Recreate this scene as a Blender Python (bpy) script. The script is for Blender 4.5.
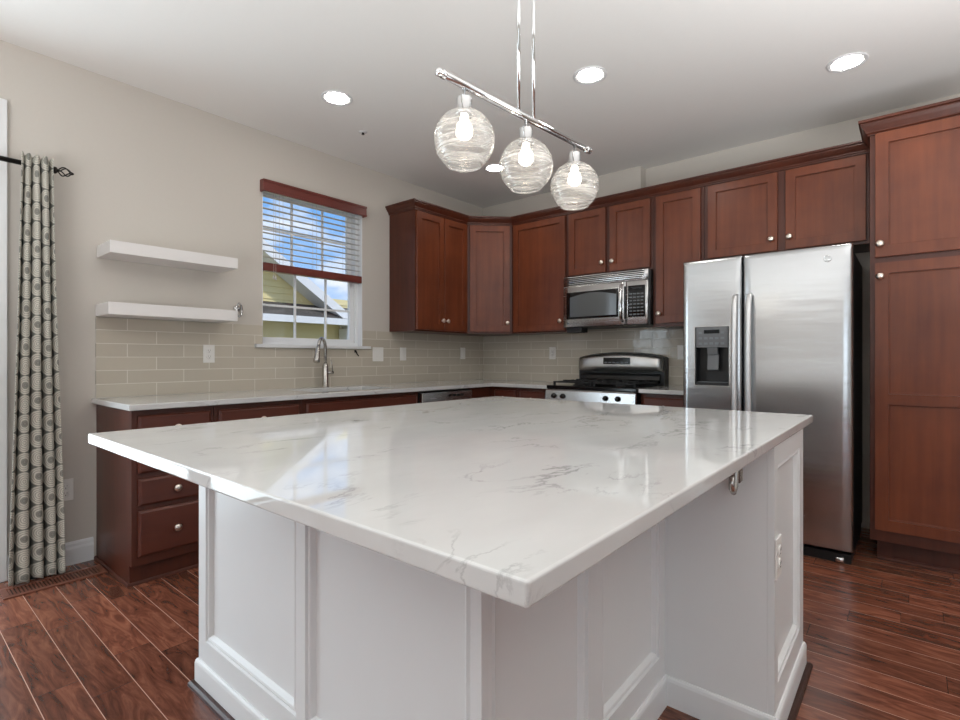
import bpy, bmesh, math, random
from mathutils import Vector, Matrix
PI = math.pi
random.seed(7)
for o in list(bpy.data.objects):
    bpy.data.objects.remove(o)
COL = bpy.context.scene.collection
SC = bpy.context.scene

# ------------------------------------------------------------------ camera, world, light, exposure
cam_data = bpy.data.cameras.new('camera')
cam = bpy.data.objects.new('camera', cam_data)
COL.objects.link(cam)
YAW = math.radians(39.9028)
cam.location = (-4.300, -3.556, 1.138)
cam.rotation_euler = (PI / 2, 0, YAW - PI / 2)
cam_data.sensor_width = 36
cam_data.lens = 36 * 515.3 / 960
cam_data.shift_y = -2 / 960
cam_data.clip_start = 0.02
SC.camera = cam
SC.view_settings.view_transform = 'Standard'
SC.view_settings.look = 'None'
SC.view_settings.exposure = 0.06
SC.view_settings.gamma = 1.0
SC.view_settings.use_curve_mapping = False

H = 2.758          # ceiling height
ZC = 0.910         # worktop height


def build_world():
    w = bpy.data.worlds.new('sky')
    SC.world = w
    w.use_nodes = True
    nt = w.node_tree
    nt.nodes.clear()
    N = nt.nodes.new
    tc = N('ShaderNodeTexCoord')
    mp = N('ShaderNodeMapping')
    mp.inputs['Scale'].default_value = (1, 1, 2.2)
    no = N('ShaderNodeTexNoise')
    no.inputs['Scale'].default_value = 4.5
    no.inputs['Detail'].default_value = 7
    no.inputs['Roughness'].default_value = 0.55
    rp = N('ShaderNodeValToRGB')
    rp.color_ramp.elements[0].position = 0.47
    rp.color_ramp.elements[1].position = 0.62
    se = N('ShaderNodeSeparateXYZ')
    gr = N('ShaderNodeValToRGB')
    e = gr.color_ramp.elements
    e[0].position = 0.0
    e[0].color = (0.35, 0.38, 0.36, 1)
    e[1].position = 0.8
    e[1].color = (0.10, 0.27, 0.70, 1)
    k = gr.color_ramp.elements.new(0.02)
    k.color = (0.45, 0.62, 0.90, 1)
    k = gr.color_ramp.elements.new(0.3)
    k.color = (0.14, 0.38, 0.82, 1)
    mx = N('ShaderNodeMixRGB')
    mx.inputs['Color2'].default_value = (0.92, 0.93, 0.96, 1)
    bg = N('ShaderNodeBackground')
    bg.inputs['Strength'].default_value = 1.25
    out = N('ShaderNodeOutputWorld')
    L = nt.links.new
    L(tc.outputs['Generated'], mp.inputs['Vector'])
    L(mp.outputs[0], no.inputs['Vector'])
    L(no.outputs[0], rp.inputs[0])
    L(tc.outputs['Generated'], se.inputs[0])
    L(se.outputs[2], gr.inputs[0])
    L(gr.outputs[0], mx.inputs['Color1'])
    L(rp.outputs[0], mx.inputs['Fac'])
    L(mx.outputs[0], bg.inputs[0])
    L(bg.outputs[0], out.inputs[0])


build_world()


def area_light(name, loc, rot, sx, sy, power, color=(1, 1, 1)):
    d = bpy.data.lights.new(name, 'AREA')
    d.shape = 'RECTANGLE'
    d.size = sx
    d.size_y = sy
    d.energy = power
    d.color = color
    o = bpy.data.objects.new(name, d)
    o.location = loc
    o.rotation_euler = rot
    COL.objects.link(o)
    return o


# daylight standing in the glazed openings of the room (patio door, windows of the far walls)
area_light('patio_daylight', (-4.86, 0.16, 1.2), (-PI / 2, 0, 0), 1.7, 2.2, 66, (0.80, 0.92, 1.0))
area_light('left_daylight', (-9.10, -5.9, 1.45), (PI / 2, 0, -PI / 2), 3.0, 1.9, 45, (0.86, 0.94, 1.0))
area_light('rear_daylight', (-5.6, -8.10, 1.45), (PI / 2, 0, 0), 2.2, 1.9, 8, (0.9, 0.96, 1.0))
# added upward fill lights that brighten the ceiling, standing in for bounced flash
area_light('ceiling_fill', (-6.0, -2.6, 0.95), (PI, 0, 0), 2.2, 2.2, 118, (0.94, 0.975, 1.0))
area_light('ceiling_fill', (-2.8, -4.7, 1.35), (PI, 0, 0), 1.6, 1.6, 92, (0.94, 0.975, 1.0))
sd = bpy.data.lights.new('sun', 'SUN')
sd.energy = 2.4
sd.angle = math.radians(3)
sd.color = (1.0, 0.96, 0.9)
so_ = bpy.data.objects.new('sun', sd)
so_.rotation_euler = (math.radians(38), 0, math.radians(-14))
COL.objects.link(so_)
LAMP = 50.0       # recessed lamps
BULB = 14.0       # pendant bulbs

# ------------------------------------------------------------------ materials


def mat(name):
    m = bpy.data.materials.new(name)
    m.use_nodes = True
    nt = m.node_tree
    b = nt.nodes['Principled BSDF']
    return m, nt, b, nt.nodes.new, nt.links.new


def rgb(r, g, b):
    f = lambda c: ((c / 255 + 0.055) / 1.055) ** 2.4 if c / 255 > 0.04045 else c / 255 / 12.92
    return (f(r), f(g), f(b), 1)


def plain(name, col, rough=0.5, metal=0.0, spec=0.5, noise=0.0, bump=0.0, nscale=30, coat=0.0):
    m, nt, b, N, L = mat(name)
    b.inputs['Base Color'].default_value = col
    b.inputs['Roughness'].default_value = rough
    b.inputs['Metallic'].default_value = metal
    b.inputs['Specular IOR Level'].default_value = spec
    b.inputs['Coat Weight'].default_value = coat
    b.inputs['Coat Roughness'].default_value = 0.1
    if noise or bump:
        tc = N('ShaderNodeTexCoord')
        no = N('ShaderNodeTexNoise')
        no.inputs['Scale'].default_value = nscale
        no.inputs['Detail'].default_value = 4
        L(tc.outputs['Object'], no.inputs['Vector'])
        if noise:
            mx = N('ShaderNodeMixRGB')
            mx.inputs['Color1'].default_value = [c * (1 - noise) for c in col[:3]] + [1]
            mx.inputs['Color2'].default_value = [min(1, c * (1 + noise)) for c in col[:3]] + [1]
            L(no.outputs[0], mx.inputs['Fac'])
            L(mx.outputs[0], b.inputs['Base Color'])
        if bump:
            bp = N('ShaderNodeBump')
            bp.inputs['Strength'].default_value = bump
            bp.inputs['Distance'].default_value = 0.002
            L(no.outputs[0], bp.inputs['Height'])
            L(bp.outputs[0], b.inputs['Normal'])
    return m


def emit(name, col, strength):
    m, nt, b, N, L = mat(name)
    b.inputs['Base Color'].default_value = (0.8, 0.8, 0.8, 1)
    b.inputs['Emission Color'].default_value = col
    b.inputs['Emission Strength'].default_value = strength
    return m


def wood(name, c1, c2, rough=0.32, axis=2):
    m, nt, b, N, L = mat(name)
    tc = N('ShaderNodeTexCoord')
    mp = N('ShaderNodeMapping')
    s = [16, 16, 16]
    s[axis] = 1.0
    mp.inputs['Scale'].default_value = s
    no = N('ShaderNodeTexNoise')
    no.inputs['Scale'].default_value = 1.6
    no.inputs['Detail'].default_value = 6
    no.inputs['Roughness'].default_value = 0.6
    no2 = N('ShaderNodeTexNoise')
    no2.inputs['Scale'].default_value = 3.5
    no2.inputs['Detail'].default_value = 3
    ad = N('ShaderNodeMath')
    ad.operation = 'ADD'
    sb = N('ShaderNodeMath')
    sb.operation = 'MULTIPLY'
    sb.inputs[1].default_value = 0.5
    no2.inputs['Roughness'].default_value = 0.6
    rp = N('ShaderNodeValToRGB')
    rp.color_ramp.elements[0].position = 0.30
    rp.color_ramp.elements[0].color = c1
    rp.color_ramp.elements[1].position = 0.70
    rp.color_ramp.elements[1].color = c2
    L(tc.outputs['Object'], mp.inputs[0])
    L(mp.outputs[0], no.inputs['Vector'])
    L(tc.outputs['Object'], no2.inputs['Vector'])
    L(no.outputs[0], ad.inputs[0])
    L(no2.outputs[0], ad.inputs[1])
    L(ad.outputs[0], sb.inputs[0])
    L(sb.outputs[0], rp.inputs[0])
    L(rp.outputs[0], b.inputs['Base Color'])
    b.inputs['Roughness'].default_value = rough
    b.inputs['Specular IOR Level'].default_value = 0.4
    b.inputs['Coat Weight'].default_value = 0.1
    b.inputs['Coat Roughness'].default_value = 0.25
    return m


def math_node(nt, op, a, b=None):
    n = nt.nodes.new('ShaderNodeMath')
    n.operation = op
    for i, v in enumerate((a, b)):
        if v is None:
            continue
        if isinstance(v, (int, float)):
            n.inputs[i].default_value = v
        else:
            nt.links.new(v, n.inputs[i])
    return n.outputs[0]


def floor_material():
    m, nt, b, N, L = mat('hardwood_planks')
    M = lambda op, a, c=None: math_node(nt, op, a, c)
    tc = N('ShaderNodeTexCoord')
    sp = N('ShaderNodeSeparateXYZ')
    L(tc.outputs['Object'], sp.inputs[0])
    X, Y = sp.outputs[0], sp.outputs[1]
    PW, PL = 0.1245, 0.66
    u = M('DIVIDE', M('ADD', X, 3.936 + PW * 60), PW)
    row = M('FLOOR', u)
    fu = M('FRACT', u)
    wn = N('ShaderNodeTexWhiteNoise')
    wn.noise_dimensions = '1D'
    L(row, wn.inputs['W'])
    v = M('ADD', M('DIVIDE', M('ADD', Y, 60), PL), wn.outputs['Value'])
    col = M('FLOOR', v)
    fv = M('FRACT', v)
    cb = N('ShaderNodeCombineXYZ')
    L(row, cb.inputs[0])
    L(col, cb.inputs[1])
    w2 = N('ShaderNodeTexWhiteNoise')
    w2.noise_dimensions = '3D'
    L(cb.outputs[0], w2.inputs['Vector'])
    # grain, shifted for every plank
    off = N('ShaderNodeVectorMath')
    off.operation = 'MULTIPLY_ADD'
    off.inputs[1].default_value = (5, 5, 5)
    L(w2.outputs['Color'], off.inputs[0])
    L(tc.outputs['Object'], off.inputs[2])
    mp = N('ShaderNodeMapping')
    mp.inputs['Scale'].default_value = (17, 2.6, 1)
    L(off.outputs[0], mp.inputs[0])
    no = N('ShaderNodeTexNoise')
    no.inputs['Scale'].default_value = 1.3
    no.inputs['Detail'].default_value = 7
    no.inputs['Roughness'].default_value = 0.62
    no.inputs['Distortion'].default_value = 2.0
    L(mp.outputs[0], no.inputs['Vector'])
    rp = N('ShaderNodeValToRGB')
    e = rp.color_ramp.elements
    e[0].position = 0.28
    e[0].color = rgb(66, 35, 25)
    e[1].position = 0.72
    e[1].color = rgb(146, 92, 69)
    k = e.new(0.5)
    k.color = rgb(111, 64, 47)
    L(no.outputs[0], rp.inputs[0])
    hs = N('ShaderNodeHueSaturation')
    L(M('ADD', M('MULTIPLY', w2.outputs['Value'], 0.55), 0.70), hs.inputs['Value'])
    L(rp.outputs[0], hs.inputs['Color'])
    # long joints: pale line paints in the bevel highlight; butt joints: dark
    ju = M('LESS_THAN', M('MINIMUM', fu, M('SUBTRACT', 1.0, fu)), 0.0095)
    jv = M('LESS_THAN', M('MINIMUM', fv, M('SUBTRACT', 1.0, fv)), 0.0016)
    m1 = N('ShaderNodeMixRGB')
    m1.inputs['Color2'].default_value = rgb(52, 26, 18)
    L(jv, m1.inputs['Fac'])
    L(hs.outputs[0], m1.inputs['Color1'])
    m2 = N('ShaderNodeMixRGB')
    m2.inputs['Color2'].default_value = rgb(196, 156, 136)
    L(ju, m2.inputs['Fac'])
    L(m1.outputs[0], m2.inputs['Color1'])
    L(m2.outputs[0], b.inputs['Base Color'])
    b.inputs['Roughness'].default_value = 0.27
    bp = N('ShaderNodeBump')
    bp.inputs['Strength'].default_value = 0.25
    bp.inputs['Distance'].default_value = 0.002
    hh = M('SUBTRACT', M('MULTIPLY', no.outputs[0], 0.3), M('MAXIMUM', ju, jv))
    L(hh, bp.inputs['Height'])
    L(bp.outputs[0], b.inputs['Normal'])
    return m


def tile_material(name, use_y, u_off):
    m, nt, b, N, L = mat(name)
    M = lambda op, a, c=None: math_node(nt, op, a, c)
    tc = N('ShaderNodeTexCoord')
    sp = N('ShaderNodeSeparateXYZ')
    L(tc.outputs['Object'], sp.inputs[0])
    u = M('ADD', M('MULTIPLY', sp.outputs[1], -1.0) if use_y else sp.outputs[0], u_off)
    v = M('ADD', sp.outputs[2], -ZC + 0.078 * 5)
    cb = N('ShaderNodeCombineXYZ')
    L(u, cb.inputs[0])
    L(v, cb.inputs[1])
    br = N('ShaderNodeTexBrick')
    br.offset = 0.5
    br.inputs['Color1'].default_value = rgb(188, 179, 164)
    br.inputs['Color2'].default_value = rgb(197, 188, 172)
    br.inputs['Mortar'].default_value = rgb(220, 215, 205)
    br.inputs['Scale'].default_value = 1.0
    br.inputs['Mortar Size'].default_value = 0.0022
    br.inputs['Mortar Smooth'].default_value = 0.2
    br.inputs['Brick Width'].default_value = 0.308
    br.inputs['Row Height'].default_value = 0.078
    L(cb.outputs[0], br.inputs['Vector'])
    L(br.outputs['Color'], b.inputs['Base Color'])
    L(M('ADD', M('MULTIPLY', br.outputs['Fac'], 0.5), 0.09), b.inputs['Roughness'])
    no = N('ShaderNodeTexNoise')
    no.inputs['Scale'].default_value = 9
    no.inputs['Detail'].default_value = 2
    L(tc.outputs['Object'], no.inputs['Vector'])
    bp = N('ShaderNodeBump')
    bp.inputs['Strength'].default_value = 0.5
    bp.inputs['Distance'].default_value = 0.004
    L(M('SUBTRACT', no.outputs[0], M('MULTIPLY', br.outputs['Fac'], 0.4)), bp.inputs['Height'])
    L(bp.outputs[0], b.inputs['Normal'])
    return m


def quartz_material():
    m, nt, b, N, L = mat('veined_quartz')
    M = lambda op, a, c=None: math_node(nt, op, a, c)
    tc = N('ShaderNodeTexCoord')
    mp = N('ShaderNodeMapping')
    mp.inputs['Rotation'].default_value = (0, 0, 0.55)
    mp.inputs['Scale'].default_value = (1.3, 2.6, 2.0)
    L(tc.outputs['Object'], mp.inputs[0])
    n1 = N('ShaderNodeTexNoise')          # vein lines: zero crossings of a warped noise
    n1.inputs['Scale'].default_value = 1.7
    n1.inputs['Detail'].default_value = 9
    n1.inputs['Roughness'].default_value = 0.62
    n1.inputs['Distortion'].default_value = 0.5
    L(mp.outputs[0], n1.inputs['Vector'])
    d = M('ABSOLUTE', M('SUBTRACT', n1.outputs[0], 0.5))
    rp = N('ShaderNodeValToRGB')
    rp.color_ramp.elements[0].position = 0.0
    rp.color_ramp.elements[0].color = (1, 1, 1, 1)
    rp.color_ramp.elements[1].position = 0.014
    rp.color_ramp.elements[1].color = (0, 0, 0, 1)
    L(d, rp.inputs[0])
    n2 = N('ShaderNodeTexNoise')          # where veins show
    n2.inputs['Scale'].default_value = 2.3
    n2.inputs['Detail'].default_value = 3
    L(mp.outputs[0], n2.inputs['Vector'])
    r2 = N('ShaderNodeValToRGB')
    r2.color_ramp.elements[0].position = 0.48
    r2.color_ramp.elements[1].position = 0.66
    L(n2.outputs[0], r2.inputs[0])
    f = M('MULTIPLY', M('MULTIPLY', rp.outputs[0], r2.outputs[0]), 0.7)
    n3 = N('ShaderNodeTexNoise')
    n3.inputs['Scale'].default_value = 3
    n3.inputs['Detail'].default_value = 6
    L(mp.outputs[0], n3.inputs['Vector'])
    base = N('ShaderNodeMixRGB')
    base.inputs['Color1'].default_value = rgb(196, 195, 193)
    base.inputs['Color2'].default_value = rgb(214, 213, 211)
    L(n3.outputs[0], base.inputs['Fac'])
    mx = N('ShaderNodeMixRGB')
    mx.inputs['Color2'].default_value = rgb(128, 126, 126)
    L(f, mx.inputs['Fac'])
    L(base.outputs[0], mx.inputs['Color1'])
    L(mx.outputs[0], b.inputs['Base Color'])
    b.inputs['Roughness'].default_value = 0.035
    b.inputs['Specular IOR Level'].default_value = 0.55
    return m


def steel_material(name, col=(0.62, 0.62, 0.62, 1), rough=0.24, wavy=0.0):
    m, nt, b, N, L = mat(name)
    tc = N('ShaderNodeTexCoord')
    mp = N('ShaderNodeMapping')
    mp.inputs['Scale'].default_value = (2, 2, 220)
    L(tc.outputs['Object'], mp.inputs[0])
    no = N('ShaderNodeTexNoise')
    no.inputs['Scale'].default_value = 2
    no.inputs['Detail'].default_value = 3
    L(mp.outputs[0], no.inputs['Vector'])
    mr = N('ShaderNodeMapRange')
    mr.inputs[3].default_value = rough - 0.05
    mr.inputs[4].default_value = rough + 0.06
    L(no.outputs[0], mr.inputs[0])
    L(mr.outputs[0], b.inputs['Roughness'])
    b.inputs['Metallic'].default_value = 1
    b.inputs['Base Color'].default_value = col
    if wavy:
        m2 = N('ShaderNodeMapping')
        m2.inputs['Scale'].default_value = (1.2, 1.2, 7)
        L(tc.outputs['Object'], m2.inputs[0])
        n2 = N('ShaderNodeTexNoise')
        n2.inputs['Scale'].default_value = 1.8
        n2.inputs['Detail'].default_value = 2
        L(m2.outputs[0], n2.inputs['Vector'])
        bp = N('ShaderNodeBump')
        bp.inputs['Strength'].default_value = wavy
        bp.inputs['Distance'].default_value = 0.01
        L(n2.outputs[0], bp.inputs['Height'])
        L(bp.outputs[0], b.inputs['Normal'])
    return m


def pane_material(name, tint=(1, 1, 1, 1), gloss=0.07):
    m, nt, b, N, L = mat(name)
    nt.nodes.remove(b)
    out = nt.nodes['Material Output']
    tr = N('ShaderNodeBsdfTransparent')
    tr.inputs[0].default_value = tint
    gl = N('ShaderNodeBsdfGlossy')
    gl.inputs['Roughness'].default_value = 0.02
    mx = N('ShaderNodeMixShader')
    mx.inputs[0].default_value = gloss
    L(tr.outputs[0], mx.inputs[1])
    L(gl.outputs[0], mx.inputs[2])
    L(mx.outputs[0], out.inputs[0])
    return m


def globe_material():
    m, nt, b, N, L = mat('rippled_glass')
    nt.nodes.remove(b)
    M = lambda op, a, c=None: math_node(nt, op, a, c)
    out = nt.nodes['Material Output']
    tc = N('ShaderNodeTexCoord')
    mp = N('ShaderNodeMapping')
    mp.inputs['Scale'].default_value = (2.5, 2.5, 75)
    L(tc.outputs['Object'], mp.inputs[0])
    no = N('ShaderNodeTexNoise')
    no.inputs['Scale'].default_value = 1.5
    no.inputs['Detail'].default_value = 4
    no.inputs['Distortion'].default_value = 0.6
    L(mp.outputs[0], no.inputs['Vector'])
    bp = N('ShaderNodeBump')
    bp.inputs['Strength'].default_value = 0.9
    bp.inputs['Distance'].default_value = 0.01
    L(no.outputs[0], bp.inputs['Height'])
    tr = N('ShaderNodeBsdfTransparent')
    tr.inputs[0].default_value = (0.95, 0.945, 0.935, 1)
    gl = N('ShaderNodeBsdfGlossy')
    gl.inputs['Roughness'].default_value = 0.08
    tl = N('ShaderNodeBsdfTranslucent')
    tl.inputs[0].default_value = (0.95, 0.92, 0.88, 1)
    df = N('ShaderNodeBsdfDiffuse')
    df.inputs[0].default_value = (0.92, 0.91, 0.89, 1)
    L(bp.outputs[0], gl.inputs['Normal'])
    lw = N('ShaderNodeLayerWeight')
    lw.inputs[0].default_value = 0.30
    L(bp.outputs[0], lw.inputs['Normal'])
    rp = N('ShaderNodeValToRGB')
    rp.color_ramp.elements[0].position = 0.46
    rp.color_ramp.elements[0].color = (0.08, 0.08, 0.08, 1)
    rp.color_ramp.elements[1].position = 0.62
    rp.color_ramp.elements[1].color = (0.44, 0.44, 0.44, 1)
    L(no.outputs[0], rp.inputs[0])
    milky = N('ShaderNodeMixShader')
    milky.inputs[0].default_value = 0.5
    L(tl.outputs[0], milky.inputs[1])
    L(df.outputs[0], milky.inputs[2])
    a = N('ShaderNodeMixShader')
    L(rp.outputs[0], a.inputs[0])
    L(tr.outputs[0], a.inputs[1])
    L(milky.outputs[0], a.inputs[2])
    c = N('ShaderNodeMixShader')
    L(M('MULTIPLY', lw.outputs['Facing'], 0.75), c.inputs[0])
    L(a.outputs[0], c.inputs[1])
    L(gl.outputs[0], c.inputs[2])
    L(c.outputs[0], out.inputs[0])
    return m


def curtain_material():
    m, nt, b, N, L = mat('rosette_fabric')
    M = lambda op, a, c=None: math_node(nt, op, a, c)
    uv = N('ShaderNodeUVMap')
    uv.uv_map = 'UVMap'
    no = N('ShaderNodeTexNoise')
    no.inputs['Scale'].default_value = 38
    no.inputs['Detail'].default_value = 2
    L(uv.outputs[0], no.inputs['Vector'])
    sp = N('ShaderNodeSeparateXYZ')
    L(uv.outputs[0], sp.inputs[0])
    P = 0.096
    u = M('DIVIDE', sp.outputs[0], P)
    cu = M('FLOOR', u)
    fu = M('SUBTRACT', M('FRACT', u), 0.5)
    v = M('DIVIDE', sp.outputs[1], P)
    cv = M('FLOOR', v)
    fv = M('SUBTRACT', M('FRACT', v), 0.5)
    wob = M('MULTIPLY', M('SUBTRACT', no.outputs[0], 0.5), 0.09)
    r = M('ADD', M('SQRT', M('ADD', M('MULTIPLY', fu, fu), M('MULTIPLY', fv, fv))), wob)
    inside = M('LESS_THAN', r, 0.49)
    rings = M('GREATER_THAN', M('SINE', M('MULTIPLY', r, 62.0)), -0.35)
    alt = M('MODULO', M('ADD', M('ADD', cu, cv), 400), 2.0)
    hole = M('MULTIPLY', M('GREATER_THAN', alt, 0.5), M('LESS_THAN', r, 0.17))
    f = M('MULTIPLY', inside, M('ADD', M('MULTIPLY', rings, 0.55), 0.45))
    f = M('MULTIPLY', f, M('SUBTRACT', 1.0, M('MULTIPLY', hole, 0.75)))
    mx = N('ShaderNodeMixRGB')
    mx.inputs['Color1'].default_value = rgb(106, 106, 101)
    mx.inputs['Color2'].default_value = rgb(200, 196, 184)
    L(f, mx.inputs['Fac'])
    L(mx.outputs[0], b.inputs['Base Color'])
    b.inputs['Roughness'].default_value = 0.85
    b.inputs['Specular IOR Level'].default_value = 0.2
    bp = N('ShaderNodeBump')
    bp.inputs['Strength'].default_value = 0.3
    bp.inputs['Distance'].default_value = 0.002
    L(f, bp.inputs['Height'])
    L(bp.outputs[0], b.inputs['Normal'])
    return m


WALL = plain('warm_grey_wall_paint', rgb(203, 196, 187), 0.75, spec=0.2, noise=0.015, bump=0.05, nscale=60)
CEIL = plain('white_ceiling_paint', rgb(238, 236, 232), 0.8, spec=0.2, noise=0.01, bump=0.04, nscale=60)
TRIM = plain('white_trim_paint', rgb(226, 226, 226), 0.4, noise=0.01, nscale=12)
ISL = plain('white_cabinet_paint', rgb(222, 222, 221), 0.38, noise=0.012, nscale=8)
SHELFW = plain('white_shelf_laminate', rgb(226, 222, 219), 0.45, noise=0.02, nscale=10)
VINYL = plain('white_vinyl', rgb(232, 233, 234), 0.35)
CHERRY = wood('cherry_upper', rgb(88, 41, 23), rgb(124, 64, 37), 0.32)
CHERRYD = wood('cherry_frame', rgb(64, 30, 20), rgb(90, 44, 28), 0.36)  # darker than the doors to paint in the shadow gaps around them
CHERRYH = wood('cherry_drawer', rgb(74, 35, 24), rgb(96, 48, 34), 0.34, axis=0)
DARKGAP = plain('dark_recess', rgb(30, 16, 13), 0.6)
MAHOG = wood('mahogany_blind', rgb(88, 38, 32), rgb(122, 60, 52), 0.35, axis=0)
SLATM = wood('light_washed_slat', rgb(186, 180, 174), rgb(206, 200, 195), 0.4, axis=0)  # pale tone paints in the daylight that washes out the mahogany slats
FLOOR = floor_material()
TILE_B = tile_material('greige_glass_tile_a', False, 12 * 0.308 + 0.068)
TILE_R = tile_material('greige_glass_tile_b', True, 12 * 0.308 - 0.02)
QUARTZ = quartz_material()
STEEL = steel_material('stainless_steel', (0.60, 0.60, 0.60, 1), 0.25)
FRIDGE_ST = steel_material('stainless_fridge_door', (0.52, 0.53, 0.54, 1), 0.24, wavy=0.16)
HANDLE = plain('satin_steel_handle', (0.72, 0.72, 0.72, 1), 0.42, 0.9)
SATIN = plain('satin_steel_panel', (0.66, 0.645, 0.62, 1), 0.36, 1.0)
NICKEL = plain('brushed_nickel', (0.78, 0.70, 0.62, 1), 0.3, 1.0)
CHROME = plain('chrome', (0.75, 0.75, 0.75, 1), 0.1, 1.0)
FAUCETM = plain('faucet_steel', (0.5, 0.48, 0.45, 1), 0.25, 1.0)
BLACKG = plain('black_gloss', rgb(14, 14, 15), 0.12)
BLACK = plain('black_plastic', rgb(20, 20, 21), 0.4)
IRON = plain('cast_iron', rgb(22, 22, 23), 0.55, bump=0.2, nscale=120)
BRONZE = plain('dark_bronze', rgb(38, 33, 31), 0.4, 0.6)
PLATE = plain('white_plastic_plate', rgb(232, 229, 224), 0.35)
SLOT = plain('outlet_slot', rgb(60, 58, 56), 0.5)
SMOKE = plain('microwave_window', rgb(92, 94, 95), 0.12)
BUTTON = plain('grey_key_print', rgb(118, 122, 126), 0.4)
LEDM = plain('display_glass', rgb(26, 30, 34), 0.1)
DISPG = plain('dispenser_grey', rgb(104, 106, 108), 0.35)
GASKET = plain('gasket_grey', rgb(52, 52, 54), 0.5)
SHOE = wood('dark_shoe_molding', rgb(46, 26, 20), rgb(66, 38, 29), 0.4, axis=0)
REG = wood('floor_register_wood', rgb(96, 54, 39), rgb(122, 72, 54), 0.4, axis=0)
PANE = pane_material('window_pane', (0.97, 0.98, 0.98, 1), 0.05)
GLOBE = globe_material()
BULBM = emit('bulb_glow', (1.0, 0.90, 0.76, 1), BULB)
LENS = emit('recessed_lens_glow', (1.0, 0.96, 0.90, 1), LAMP)
CURT = curtain_material()
SIDING = plain('yellow_siding', rgb(232, 216, 162), 0.7, noise=0.05, nscale=4)
SHINGLE = plain('charcoal_shingles', rgb(84, 80, 76), 0.9, noise=0.35, bump=0.4, nscale=25)
HTRIM = plain('house_white_trim', rgb(235, 235, 235), 0.5)
GRASS = plain('lawn', rgb(112, 116, 86), 0.9, noise=0.3, nscale=8)
SUBFLOOR = plain('ceiling_back', rgb(200, 200, 200), 0.9)

# ------------------------------------------------------------------ geometry helpers


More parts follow.
